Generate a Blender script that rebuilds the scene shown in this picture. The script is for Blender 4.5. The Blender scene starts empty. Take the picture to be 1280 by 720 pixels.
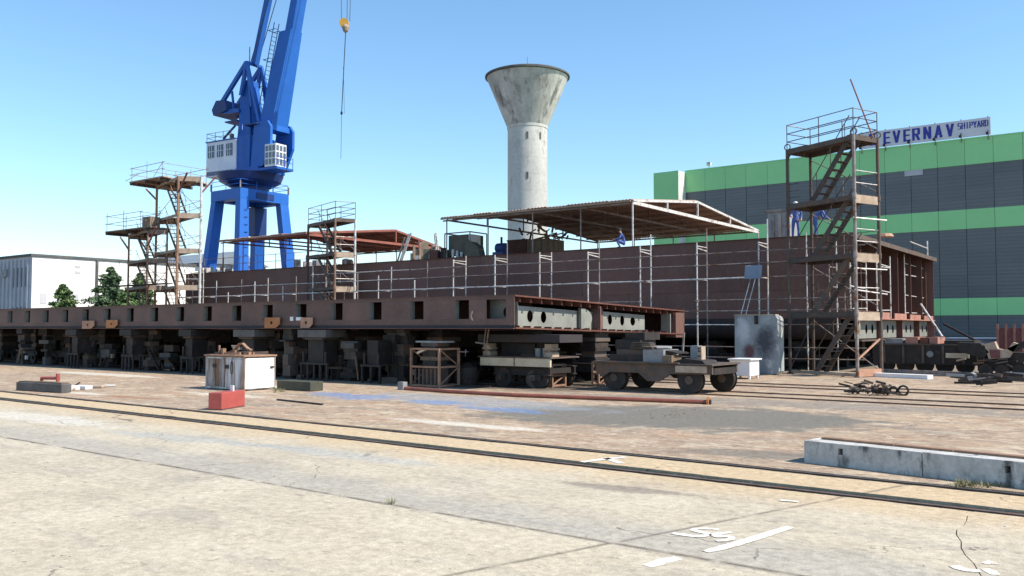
import bpy, bmesh, math, random
from mathutils import Vector, Matrix
random.seed(7)
R = math.radians
scene = bpy.context.scene
COL = scene.collection

# ------------------------------------------------------------------ camera
FPX, HC = 1100.0, 2.0
PITCH, YAW = math.atan(50 / FPX), R(36.44)
cam_d = bpy.data.cameras.new('camera'); cam = bpy.data.objects.new('camera', cam_d); COL.objects.link(cam)
cam_d.sensor_width = 36.0; cam_d.lens = 36.0 * FPX / 1280.0
cam_d.clip_start = 0.1; cam_d.clip_end = 5000
cam.location = (0, 0, HC); cam.rotation_euler = (R(90) + PITCH, 0, YAW)
scene.camera = cam

# ------------------------------------------------------------------ sky, sun, exposure
SUN_DIR = Vector((0.962, 0.262, 0)).normalized()
SUN_EL = R(48)
world = bpy.data.worlds.new('World'); scene.world = world; world.use_nodes = True
wn = world.node_tree.nodes; wl = world.node_tree.links
bg = wn['Background']; sky = wn.new('ShaderNodeTexSky'); sky.sky_type = 'NISHITA'; sky.sun_disc = False
sky.sun_elevation = SUN_EL
sky.sun_rotation = math.atan2(SUN_DIR.x, SUN_DIR.y)
sky.air_density = 1.15; sky.dust_density = 0.1; sky.ozone_density = 5.0; sky.altitude = 60
bg.inputs['Strength'].default_value = 0.145
hs = wn.new('ShaderNodeHueSaturation'); hs.inputs['Saturation'].default_value = 1.05; hs.inputs['Hue'].default_value = 0.493; hs.inputs['Value'].default_value = 1.04
wl.new(sky.outputs['Color'], hs.inputs['Color']); wl.new(hs.outputs['Color'], bg.inputs['Color'])
sun_d = bpy.data.lights.new('sun', 'SUN'); sun_d.energy = 5.0; sun_d.angle = R(0.55); sun_d.color = (1.0, 0.91, 0.77)
sun = bpy.data.objects.new('sun', sun_d); COL.objects.link(sun)
sd = Vector((SUN_DIR.x * math.cos(SUN_EL), SUN_DIR.y * math.cos(SUN_EL), math.sin(SUN_EL)))
sun.rotation_euler = sd.to_track_quat('Z', 'Y').to_euler()
sun.location = (40, 0, 60)
scene.view_settings.view_transform = 'Standard'
scene.view_settings.look = 'None'
scene.view_settings.exposure = 0.5
scene.view_settings.gamma = 1.0

# ------------------------------------------------------------------ surveying helpers (world metres)
def ray(px, py):
    a = (px - 640) / FPX; b = (360 - py) / FPX
    r = (math.cos(YAW), math.sin(YAW)); F = (-math.sin(YAW), math.cos(YAW))
    h = math.cos(PITCH) - b * math.sin(PITCH); v = math.sin(PITCH) + b * math.cos(PITCH)
    return Vector((a * r[0] + h * F[0], a * r[1] + h * F[1], v))
def G(px, py, z=0.0):
    r = ray(px, py); t = (z - HC) / r.z; return Vector((r.x * t, r.y * t, z))
def PY(px, py, Y):
    r = ray(px, py); t = Y / r.y; return Vector((r.x * t, Y, HC + r.z * t))
def PX(px, py, X):
    r = ray(px, py); t = X / r.x; return Vector((X, r.y * t, HC + r.z * t))

# ------------------------------------------------------------------ materials
def mat(name, c1, c2=None, rough=0.7, scale=1.5, lo=0.35, hi=0.65, metal=0.0, rust=None, rlo=0.55, rhi=0.68,
        rscale=1.2, streak=1.0, bump=0.15, bscale=25, vary=0.0, spec=0.4, grain=0.12):
    m = bpy.data.materials.new(name); m.use_nodes = True
    N = m.node_tree.nodes; L = m.node_tree.links; b = N['Principled BSDF']
    geo = N.new('ShaderNodeNewGeometry'); mp = N.new('ShaderNodeMapping'); mp.inputs['Scale'].default_value = (1, 1, 1 / streak)
    L.new(geo.outputs['Position'], mp.inputs['Vector'])
    def noise(s, d=6, v=mp):
        n = N.new('ShaderNodeTexNoise'); n.inputs['Scale'].default_value = s; n.inputs['Detail'].default_value = d
        n.inputs['Roughness'].default_value = 0.62
        L.new(v.outputs[0], n.inputs['Vector']); return n
    def ramp(src, a, z):
        r = N.new('ShaderNodeMapRange'); r.inputs['From Min'].default_value = a; r.inputs['From Max'].default_value = z
        L.new(src, r.inputs['Value']); return r.outputs['Result']
    def mix(fac, a, bb, mode='MIX'):
        x = N.new('ShaderNodeMix'); x.data_type = 'RGBA'; x.blend_type = mode
        if isinstance(fac, float): x.inputs[0].default_value = fac
        else: L.new(fac, x.inputs[0])
        for i, q in ((6, a), (7, bb)):
            if isinstance(q, tuple): x.inputs[i].default_value = (*q, 1)
            else: L.new(q, x.inputs[i])
        return x.outputs[2]
    c2 = c2 or tuple(x * 0.7 for x in c1)
    col = mix(ramp(noise(scale).outputs['Fac'], lo, hi), c1, c2)
    if rust:
        n = noise(rscale * 2.3, 10)
        col = mix(ramp(n.outputs['Fac'], rlo, rhi), col, rust)
    fine = noise(bscale, 4, geo)
    if grain:
        g = ramp(fine.outputs['Fac'], 0.3, 0.7)
        mr = N.new('ShaderNodeMapRange'); mr.inputs['To Min'].default_value = 1 - grain; mr.inputs['To Max'].default_value = 1 + grain
        L.new(g, mr.inputs['Value'])
        col = mix(1.0, col, mr.outputs['Result'], 'MULTIPLY')
    if vary:
        oi = N.new('ShaderNodeObjectInfo'); mr = N.new('ShaderNodeMapRange')
        mr.inputs['To Min'].default_value = 1 - vary; mr.inputs['To Max'].default_value = 1 + vary
        L.new(oi.outputs['Random'], mr.inputs['Value']); col = mix(1.0, col, mr.outputs['Result'], 'MULTIPLY')
    L.new(col, b.inputs['Base Color'])
    b.inputs['Roughness'].default_value = rough; b.inputs['Metallic'].default_value = metal
    b.inputs['Specular IOR Level'].default_value = spec
    if bump:
        bp = N.new('ShaderNodeBump'); bp.inputs['Strength'].default_value = bump; bp.inputs['Distance'].default_value = 0.02
        L.new(fine.outputs['Fac'], bp.inputs['Height']); L.new(bp.outputs['Normal'], b.inputs['Normal'])
    return m

RUST = (0.16, 0.065, 0.03)
M = {}
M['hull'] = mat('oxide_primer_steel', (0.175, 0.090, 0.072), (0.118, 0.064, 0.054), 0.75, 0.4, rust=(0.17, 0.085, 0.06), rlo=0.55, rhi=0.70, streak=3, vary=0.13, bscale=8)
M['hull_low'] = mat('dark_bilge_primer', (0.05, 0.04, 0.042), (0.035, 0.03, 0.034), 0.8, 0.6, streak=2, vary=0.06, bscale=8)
M['hull_red'] = mat('red_brown_primer', (0.15, 0.055, 0.04), (0.10, 0.04, 0.03), 0.75, 0.8, rust=RUST, vary=0.08, bscale=8)
M['ledge'] = mat('pale_pink_primer', (0.40, 0.20, 0.15), (0.28, 0.13, 0.10), 0.75, 1.5, vary=0.1)
M['web'] = mat('grey_green_primer', (0.25, 0.255, 0.23), (0.18, 0.185, 0.165), 0.7, 1.2, rust=(0.2, 0.12, 0.08), rlo=0.62, rhi=0.72, vary=0.08)
M['ponton'] = mat('brown_violet_primer', (0.170, 0.100, 0.082), (0.112, 0.072, 0.062), 0.75, 0.7, rust=(0.19, 0.10, 0.07), rlo=0.62, rhi=0.74, vary=0.12, bscale=10)
M['dark'] = mat('grimy_dark_steel', (0.036, 0.029, 0.026), (0.019, 0.016, 0.015), 0.75, 3, rust=(0.07, 0.04, 0.028), rlo=0.55, rhi=0.7, vary=0.2)
M['brown'] = mat('weathered_brown_steel', (0.105, 0.082, 0.068), (0.065, 0.052, 0.045), 0.75, 3, rust=(0.13,0.07,0.045), rlo=0.5, rhi=0.65, vary=0.2)
M['rusty'] = mat('orange_brown_rust', (0.34, 0.20, 0.13), (0.20, 0.12, 0.08), 0.85, 3, rust=(0.32, 0.18, 0.11), vary=0.15)
M['galv'] = mat('galvanised_tube', (0.72, 0.70, 0.67), (0.46, 0.43, 0.40), 0.5, 5, metal=0.3, rust=(0.22, 0.13, 0.09), rlo=0.56, rhi=0.66, vary=0.12)
M['galv_dull'] = mat('dull_old_tube', (0.34, 0.30, 0.28), (0.20, 0.16, 0.14), 0.6, 4, metal=0.2, rust=RUST, rlo=0.52, rhi=0.66, vary=0.15)
M['plank'] = mat('scaffold_plank', (0.30, 0.23, 0.17), (0.20, 0.15, 0.11), 0.85, 3, vary=0.2)
M['planksun'] = mat('pale_sunlit_plank', (0.45, 0.36, 0.28), (0.33, 0.24, 0.17), 0.85, 3, vary=0.15)  # sunlit tone painted in on the tower end beams; plain pale beige elsewhere
M['roof_under'] = mat('brown_roof_sheet', (0.40, 0.30, 0.22), (0.28, 0.20, 0.15), 0.8, 1.5, rust=(0.34, 0.22, 0.15), vary=0.15)
M['redsteel'] = mat('red_oxide_beam', (0.30, 0.10, 0.07), (0.20, 0.07, 0.05), 0.7, 2, vary=0.1)
M['redroof'] = mat('faded_red_roof_sheet', (0.38, 0.24, 0.19), (0.28, 0.17, 0.13), 0.8, 2, vary=0.15)
M['whitesteel'] = mat('white_painted_beam', (0.66, 0.65, 0.62), (0.46, 0.44, 0.41), 0.6, 3, rust=(0.28, 0.18, 0.13), rlo=0.56, rhi=0.66)
M['blue'] = mat('crane_blue_paint', (0.012, 0.105, 0.42), (0.010, 0.085, 0.36), 0.5, 0.35, rust=(0.03, 0.075, 0.22), rlo=0.62, rhi=0.8, bump=0.05, streak=3, grain=0.06)
M['blue2'] = mat('lighter_crane_blue', (0.014, 0.125, 0.48), (0.012, 0.105, 0.42), 0.5, 0.5, bump=0.05, grain=0.05)
M['bluedark'] = mat('navy_machinery_paint', (0.012, 0.04, 0.17), (0.01, 0.03, 0.12), 0.5, 0.7, bump=0.05)
M['white'] = mat('white_paint', (0.78, 0.78, 0.78), (0.68, 0.68, 0.69), 0.5, 1.5, bump=0.05, grain=0.04)
M['housewhite'] = mat('crane_house_white', (0.72, 0.73, 0.80), (0.62, 0.63, 0.72), 0.5, 0.8, bump=0.05, grain=0.04)
M['glass'] = mat('dark_glass', (0.03, 0.045, 0.06), (0.05, 0.07, 0.09), 0.12, 1.5, bump=0, spec=0.8, grain=0)
M['cabglass'] = mat('cab_glass', (0.12, 0.14, 0.17), (0.08, 0.09, 0.11), 0.1, 2, bump=0, spec=0.9, grain=0)
M['concrete'] = mat('water_tower_concrete', (0.56, 0.55, 0.51), (0.44, 0.43, 0.40), 0.85, 0.22, rust=(0.28, 0.27, 0.25), rlo=0.57, rhi=0.72, rscale=0.22, streak=2.2, bscale=3, vary=0.015)
M['concdirty'] = mat('stained_tank_concrete', (0.58, 0.56, 0.52), (0.40, 0.385, 0.355), 0.9, 0.30, lo=0.42, hi=0.60, rust=(0.20, 0.19, 0.175), rlo=0.535, rhi=0.64, rscale=0.22, streak=5, bscale=3, vary=0.03)
M['concrim'] = mat('dark_rim_concrete', (0.13, 0.13, 0.12), (0.08, 0.08, 0.08), 0.9, 1)
M['wallwhite'] = mat('white_rendered_wall', (0.82, 0.81, 0.77), (0.74, 0.73, 0.69), 0.85, 0.3, bump=0.05, grain=0.04, streak=3)
M['wallgrey'] = mat('grey_ribbed_wall', (0.50, 0.50, 0.52), (0.42, 0.42, 0.45), 0.85, 0.5, vary=0.04)
M['green'] = mat('green_facade_panel', (0.30, 0.68, 0.29), (0.27, 0.64, 0.27), 0.5, 0.3, bump=0.03, grain=0.03, vary=0.05)
M['greypane'] = mat('slate_glazing_panel', (0.125, 0.138, 0.145), (0.105, 0.116, 0.122), 0.35, 0.15, bump=0, grain=0.05, vary=0.09, spec=0.5)
M['mullion'] = mat('grey_mullion', (0.16, 0.185, 0.20), None, 0.5, 1)
M['paleside'] = mat('pale_flashing', (0.80, 0.80, 0.74), None, 0.6, 1)
M['banner'] = mat('pale_grey_banner', (0.66, 0.66, 0.68), (0.60, 0.60, 0.63), 0.6, 0.5, bump=0.02, grain=0.03)
M['letter'] = mat('royal_blue_letter', (0.03, 0.045, 0.36), None, 0.5, 1, bump=0)
M['redpaint'] = mat('brick_red_paint', (0.40, 0.085, 0.07), (0.33, 0.07, 0.06), 0.55, 3, rust=(0.3, 0.05, 0.04), bump=0.1)
M['cabinet'] = mat('rust_streaked_white_steel', (0.60, 0.61, 0.63), (0.48, 0.48, 0.50), 0.55, 1.5, rust=(0.20, 0.12, 0.08), rlo=0.43, rhi=0.58, rscale=1.4, streak=9, bump=0.1)
M['cabrust'] = mat('rusted_grey_cabinet', (0.42, 0.42, 0.43), (0.30, 0.28, 0.27), 0.6, 1.5, rust=(0.17, 0.10, 0.065), rlo=0.40, rhi=0.54, rscale=1.6, streak=6, bump=0.15)
M['cabinetw'] = mat('white_cabinet_side', (0.86, 0.86, 0.86), (0.62, 0.63, 0.64), 0.5, 1.2, lo=0.5, hi=0.75, bump=0.05)
M['greysteel'] = mat('weathered_grey_steel', (0.30, 0.31, 0.31), (0.20, 0.20, 0.21), 0.65, 2, rust=(0.16, 0.10, 0.07), rlo=0.58, rhi=0.7, vary=0.1)
M['mottled'] = mat('blotchy_grey_plate', (0.36, 0.39, 0.38), (0.23, 0.24, 0.25), 0.6, 1.1, lo=0.4, hi=0.6, rust=(0.50, 0.50, 0.48), rlo=0.57, rhi=0.66, rscale=0.9, streak=1.6)
M['blotch'] = mat('dark_paint_blotch', (0.03, 0.03, 0.04), (0.08, 0.08, 0.10), 0.6, 5)
M['maroon'] = mat('maroon_paint_blotch', (0.13, 0.035, 0.04), (0.17, 0.07, 0.07), 0.6, 5)
M['olive'] = mat('olive_grey_block', (0.07, 0.075, 0.05), (0.05, 0.05, 0.04), 0.8, 3)
M['orange'] = mat('orange_primer_bracket', (0.42, 0.18, 0.07), (0.34, 0.13, 0.05), 0.7, 3, vary=0.1)
M['pinkish'] = mat('dusty_pink_bracket', (0.48, 0.28, 0.19), (0.38, 0.20, 0.13), 0.7, 3, vary=0.1)
M['wood'] = mat('old_timber', (0.24, 0.17, 0.11), (0.15, 0.11, 0.08), 0.85, 6, vary=0.25)
M['paletimber'] = mat('pale_new_timber', (0.62, 0.54, 0.40), (0.50, 0.42, 0.30), 0.8, 3, vary=0.12)
M['overall'] = mat('blue_work_overalls', (0.10, 0.17, 0.42), (0.06, 0.10, 0.30), 0.9, 6)
M['skin'] = mat('skin', (0.45, 0.25, 0.18), None, 0.6, 5, bump=0)
M['hair'] = mat('dark_cap', (0.03, 0.03, 0.035), None, 0.8, 5)
M['boot'] = mat('black_boot', (0.02, 0.02, 0.02), None, 0.7, 5)
M['helmet'] = mat('pale_helmet', (0.6, 0.6, 0.62), None, 0.4, 5, bump=0)
M['yellow'] = mat('yellow_hook_block', (0.62, 0.36, 0.05), (0.5, 0.28, 0.05), 0.5, 4)
M['rope'] = mat('steel_cable', (0.05, 0.05, 0.06), None, 0.5, 5)
M['hemp'] = mat('pale_rope', (0.5, 0.43, 0.30), None, 0.9, 5)
M['paint'] = mat('white_road_paint', (0.78, 0.76, 0.70), (0.64, 0.61, 0.54), 0.85, 7, rust=(0.48, 0.43, 0.34), rlo=0.52, rhi=0.60, rscale=7, bump=0.2)
M['tarp'] = mat('grey_tarpaulin', (0.13, 0.12, 0.09), (0.09, 0.085, 0.07), 0.8, 2)
M['bluegrey'] = mat('pale_blue_steel', (0.22, 0.30, 0.42), (0.17, 0.24, 0.35), 0.55, 2)
M['railtop'] = mat('worn_rail_steel', (0.15, 0.10, 0.08), (0.08, 0.052, 0.04), 0.65, 6, metal=0.1, rust=RUST, rlo=0.5, rhi=0.65)
M['barrier'] = mat('whitewashed_concrete', (0.56, 0.55, 0.53), (0.38, 0.37, 0.35), 0.9, 2.5, rust=(0.10, 0.10, 0.10), rlo=0.54, rhi=0.68, rscale=1.8, streak=2.2, bump=0.5, bscale=18)
M['weed'] = mat('dry_weed', (0.20, 0.20, 0.10), (0.28, 0.25, 0.14), 0.9, 8, vary=0.2)
M['leaf'] = mat('spruce_needles', (0.085, 0.15, 0.055), (0.15, 0.22, 0.08), 0.8, 1.5)
M['leafdk'] = mat('blue_spruce_needles', (0.07, 0.12, 0.06), (0.13, 0.19, 0.10), 0.8, 1.5)
M['bark'] = mat('bark', (0.10, 0.07, 0.05), None, 0.9, 4)
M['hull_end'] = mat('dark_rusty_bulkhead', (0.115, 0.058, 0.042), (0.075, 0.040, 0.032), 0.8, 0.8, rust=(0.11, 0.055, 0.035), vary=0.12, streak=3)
M['grit'] = mat('grit', (0.26, 0.22, 0.18), (0.18, 0.15, 0.13), 0.9, 5)
M['shadegrey'] = mat('shaded_grey_steel', (0.12, 0.115, 0.11), (0.075, 0.07, 0.068), 0.7, 2)  # greysteel darkened to carry the shade under the low section; also on the plinth
M['farroof'] = mat('far_blue_grey_roof', (0.20, 0.24, 0.28), (0.17, 0.20, 0.24), 0.7, 0.5)

def fine_lines(mname, scale, lo, amt):
    m = M[mname]; N = m.node_tree.nodes; L = m.node_tree.links; b = N['Principled BSDF']; src = b.inputs['Base Color'].links[0].from_socket
    g_ = N.new('ShaderNodeNewGeometry'); w = N.new('ShaderNodeTexWave'); w.wave_type = 'BANDS'; w.bands_direction = 'Z'; w.inputs['Scale'].default_value = scale; w.inputs['Distortion'].default_value = 0.15
    L.new(g_.outputs['Position'], w.inputs['Vector']); r = N.new('ShaderNodeMapRange'); r.inputs['From Min'].default_value = lo; r.inputs['From Max'].default_value = 0.0; r.inputs['To Max'].default_value = amt
    L.new(w.outputs['Fac'], r.inputs['Value']); x = N.new('ShaderNodeMix'); x.data_type = 'RGBA'; L.new(r.outputs['Result'], x.inputs[0]); L.new(src, x.inputs[6]); x.inputs[7].default_value = (.05, .06, .065, 1); L.new(x.outputs[2], b.inputs['Base Color'])
fine_lines('greypane', 0.85, 0.25, 0.5)
def ground_mat(name, slab):
    m = bpy.data.materials.new(name); m.use_nodes = True
    N = m.node_tree.nodes; L = m.node_tree.links; b = N['Principled BSDF']
    geo = N.new('ShaderNodeNewGeometry'); pos = geo.outputs['Position']
    def noise(s, d=8, scl=(1, 1, 1), ro=0.6):
        mp = N.new('ShaderNodeMapping'); mp.inputs['Scale'].default_value = scl; L.new(pos, mp.inputs['Vector'])
        n = N.new('ShaderNodeTexNoise'); n.inputs['Scale'].default_value = s; n.inputs['Detail'].default_value = d
        n.inputs['Roughness'].default_value = ro; L.new(mp.outputs[0], n.inputs['Vector']); return n.outputs['Fac']
    def rg(v, a, z, t0=0.0, t1=1.0):
        r = N.new('ShaderNodeMapRange'); r.interpolation_type = 'SMOOTHSTEP'
        r.inputs['From Min'].default_value = a; r.inputs['From Max'].default_value = z
        r.inputs['To Min'].default_value = t0; r.inputs['To Max'].default_value = t1
        L.new(v, r.inputs['Value']); return r.outputs['Result']
    def math_(op, a, c=None):
        x = N.new('ShaderNodeMath'); x.operation = op
        for i, q in enumerate((a, c)):
            if q is None: continue
            if isinstance(q, (int, float)): x.inputs[i].default_value = q
            else: L.new(q, x.inputs[i])
        return x.outputs[0]
    def mix(fac, a, bb, mode='MIX'):
        x = N.new('ShaderNodeMix'); x.data_type = 'RGBA'; x.blend_type = mode
        if isinstance(fac, float): x.inputs[0].default_value = fac
        else: L.new(fac, x.inputs[0])
        for i, q in ((6, a), (7, bb)):
            if isinstance(q, tuple): x.inputs[i].default_value = (*q, 1)
            else: L.new(q, x.inputs[i])
        return x.outputs[2]
    def blob(cx, cy, rx, ry, rot=0.0, soft=0.5, wob=1.0):
        mp = N.new('ShaderNodeMapping'); mp.vector_type = 'TEXTURE'
        mp.inputs['Location'].default_value = (cx, cy, 0); mp.inputs['Rotation'].default_value = (0, 0, rot)
        mp.inputs['Scale'].default_value = (rx, ry, 1); L.new(pos, mp.inputs['Vector'])
        s = N.new('ShaderNodeVectorMath'); s.operation = 'MULTIPLY'; s.inputs[1].default_value = (1, 1, 0); L.new(mp.outputs[0], s.inputs[0])
        ln = N.new('ShaderNodeVectorMath'); ln.operation = 'LENGTH'; L.new(s.outputs[0], ln.inputs[0])
        v = math_('ADD', ln.outputs['Value'], math_('MULTIPLY', math_('SUBTRACT', W1, 0.5), 2.2 * wob))
        return rg(v, 1.0 + soft * 0.5, 1.0 - soft * 0.5)
    W1 = noise(1.1, 8, ro=0.7)
    big = noise(0.22, 4); mid = noise(0.9, 8); fine = noise(9, 8, ro=0.7); grit = noise(45, 4)
    if slab:
        col = mix(rg(big, 0.38, 0.62), (0.475, 0.412, 0.312), (0.425, 0.37, 0.285))
        col = mix(rg(mid, 0.42, 0.66), col, (0.50, 0.44, 0.34))
        col = mix(math_('MULTIPLY', rg(noise(0.8, 9, (1, 1, 1), 0.75), 0.50, 0.62), 0.35), col, (0.31, 0.27, 0.21))
        col = mix(math_('MULTIPLY', rg(noise(0.5, 6, (1, 3, 1)), 0.52, 0.68), 0.45), col, (0.31, 0.285, 0.24))
        # warm rusty run-off beside the rails
        sx = N.new('ShaderNodeSeparateXYZ'); L.new(pos, sx.inputs[0])
        yy = math_('ADD', sx.outputs['Y'], math_('MULTIPLY', sx.outputs['X'], 0.024))
        col = mix(math_('MULTIPLY', rg(math_('ADD', yy, math_('MULTIPLY', W1, 1.4)), 10.1, 11.6), 0.75), col, (0.50, 0.37, 0.22))
        # bluish grey wash spreading from the long joint
        band = math_('MULTIPLY', rg(yy, 6.95, 7.25), rg(math_('ADD', yy, math_('MULTIPLY', W1, -1.6)), 7.6, 6.8))
        col = mix(math_('MULTIPLY', band, 0.5), col, (0.30, 0.29, 0.27))
        col = mix(math_('MULTIPLY', blob(-14.2, 9.4, 2.4, 0.3, 0.1), 0.35), col, (0.27, 0.32, 0.36))
        col = mix(math_('MULTIPLY', blob(-10.6, 9.7, 1.8, 0.3, 0.0), 0.35), col, (0.29, 0.33, 0.36))
        col = mix(math_('MULTIPLY', blob(-20, 9.6, 2.6, 0.5, 0.0), 0.5), col, (0.60, 0.58, 0.52))
        col = mix(math_('MULTIPLY', blob(-5.4, 9.75, 0.9, 0.2, 0.1), 0.7), col, (0.20, 0.17, 0.14))
        col = mix(math_('MULTIPLY', blob(-0.6, 7.6, 0.7, 0.5, 0.2), 0.6), col, (0.22, 0.19, 0.16))
        seam = math_('MULTIPLY', rg(math_('ABSOLUTE', math_('SUBTRACT', yy, 7.12)), 0.075, 0.005), rg(noise(2.2, 6), 0.36, 0.52))
        col = mix(math_('MULTIPLY', seam, 0.9), col, (0.13, 0.115, 0.09))
        xx = math_('SUBTRACT', math_('ADD', sx.outputs['X'], 4.12), math_('MULTIPLY', math_('SUBTRACT', sx.outputs['Y'], 7.4), 0.30))
        seam2 = math_('MULTIPLY', rg(math_('ABSOLUTE', xx), 0.06, 0.005), rg(noise(2.6, 6), 0.34, 0.50))
        col = mix(math_('MULTIPLY', seam2, 0.7), col, (0.14, 0.12, 0.095))
        pits = rg(noise(3.4, 5, (1, 2.2, 1), 0.75), 0.615, 0.66)
        col = mix(math_('MULTIPLY', pits, 0.7), col, (0.20, 0.17, 0.14))
    else:
        col = mix(rg(big, 0.4, 0.6), (0.39, 0.295, 0.205), (0.33, 0.25, 0.18))
        col = mix(rg(noise(0.5, 8, (1, 2.5, 1)), 0.5, 0.66), col, (0.37, 0.25, 0.165))
        col = mix(math_('MULTIPLY', rg(mid, 0.5, 0.68), 0.8), col, (0.50, 0.42, 0.31))
        col = mix(math_('MULTIPLY', rg(noise(0.33, 8, (1, 3, 1)), 0.56, 0.67), 0.75), col, (0.22, 0.20, 0.17))
        col = mix(math_('MULTIPLY', rg(noise(1.6, 10, (1, 1.6, 1), 0.78), 0.49, 0.58), 0.75), col, (0.235, 0.155, 0.11))
        col = mix(math_('MULTIPLY', rg(noise(2.3, 10, (1, 1.6, 1), 0.78), 0.53, 0.60), 0.75), col, (0.55, 0.455, 0.345))
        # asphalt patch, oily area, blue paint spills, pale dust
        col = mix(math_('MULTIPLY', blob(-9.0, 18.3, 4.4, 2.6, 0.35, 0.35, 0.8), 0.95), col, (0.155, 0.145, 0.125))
        col = mix(math_('MULTIPLY', blob(-8.5, 23.0, 6.0, 1.1, 0.1, 0.4), 0.55), col, (0.17, 0.17, 0.16))
        col = mix(math_('MULTIPLY', blob(-5.2, 13.6, 1.7, 0.45, 0.3, 0.5), 0.7), col, (0.15, 0.14, 0.12))
        col = mix(math_('MULTIPLY', blob(-15.3, 18.8, 4.0, 1.2, -0.15, 0.6), 0.6), col, (0.24, 0.27, 0.30))
        for cx, cy, rx, ry in ((-18.6, 18.0, 1.15, 0.75), (-15.6, 17.9, 1.0, 0.5), (-13.0, 17.3, 1.25, 0.42), (-20.4, 18.3, 0.8, 0.5)):
            col = mix(math_('MULTIPLY', blob(cx, cy, rx, ry, -0.1, 0.9, 1.3), 0.62), col, (0.11, 0.21, 0.40))
        for cx, cy, rx, ry in ((-22.6, 16.2, 1.8, 0.35), (-26.6, 14.0, 1.2, 0.25), (-37, 20.2, 4.0, 0.6), (-11.5, 14.2, 2.2, 0.3), (-26, 19.5, 3, 0.4)):
            col = mix(math_('MULTIPLY', blob(cx, cy, rx, ry, 0.0, 0.6), 0.7), col, (0.60, 0.56, 0.48))
        col = mix(math_('MULTIPLY', blob(-24.2, 14.0, 1.4, 0.25, 0.1), 0.7), col, (0.26, 0.13, 0.07))
        # shade under the low section painted into the paving, then darker far ground
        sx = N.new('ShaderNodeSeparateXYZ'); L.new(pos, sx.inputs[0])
        section_shade = rg(math_('ADD', sx.outputs['Y'], math_('MULTIPLY', W1, 3.0)), 23.6, 25.4)
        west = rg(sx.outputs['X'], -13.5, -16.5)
        col = mix(math_('MULTIPLY', math_('MULTIPLY', section_shade, west), 0.85), col, (0.06, 0.052, 0.046))
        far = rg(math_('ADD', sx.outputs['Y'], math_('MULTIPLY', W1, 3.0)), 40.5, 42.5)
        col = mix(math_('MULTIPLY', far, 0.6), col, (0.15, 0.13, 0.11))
    wv = N.new('ShaderNodeVectorMath'); wv.operation = 'MULTIPLY_ADD'; nz = N.new('ShaderNodeTexNoise'); nz.inputs['Scale'].default_value = 1.3; nz.inputs['Detail'].default_value = 6
    L.new(pos, nz.inputs['Vector']); L.new(nz.outputs['Color'], wv.inputs[0]); wv.inputs[1].default_value = (1.1, 1.1, 0); L.new(pos, wv.inputs[2])
    vo = N.new('ShaderNodeTexVoronoi'); vo.feature = 'DISTANCE_TO_EDGE'; vo.inputs['Scale'].default_value = 0.30; L.new(wv.outputs[0], vo.inputs['Vector'])
    crack = math_('MULTIPLY', rg(vo.outputs['Distance'], 0.0045, 0.001), rg(noise(0.45, 4), 0.50, 0.58))
    col = mix(math_('MULTIPLY', crack, 0.75), col, (0.10, 0.085, 0.07))
    drag = rg(noise(1.0, 7, (0.12, 2.2, 1), 0.7), 0.56, 0.66)
    col = mix(math_('MULTIPLY', drag, 0.2 if slab else 0.35), col, (0.22, 0.19, 0.16))
    drag2 = rg(noise(1.0, 7, (1.6, 0.16, 1), 0.7), 0.60, 0.68)
    col = mix(math_('MULTIPLY', drag2, 0.25), col, (0.52, 0.48, 0.40))
    mr = rg(fine, 0.25, 0.75, 0.74, 1.20); col = mix(1.0, col, mr, 'MULTIPLY')
    mr = rg(grit, 0.3, 0.7, 0.88, 1.1); col = mix(1.0, col, mr, 'MULTIPLY')
    L.new(col, b.inputs['Base Color']); b.inputs['Roughness'].default_value = 0.9
    b.inputs['Specular IOR Level'].default_value = 0.25
    bp = N.new('ShaderNodeBump'); bp.inputs['Strength'].default_value = 0.55; bp.inputs['Distance'].default_value = 0.012
    L.new(math_('ADD', fine, math_('MULTIPLY', grit, 0.5)), bp.inputs['Height']); L.new(bp.outputs['Normal'], b.inputs['Normal'])
    return m
M['slab'] = ground_mat('old_concrete_slabs', True)
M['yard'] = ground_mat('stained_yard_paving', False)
M['dirt'] = mat('joint_dirt', (0.028, 0.018, 0.012), (0.018, 0.012, 0.009), 0.95, 3, bump=0.4, bscale=30)

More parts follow.
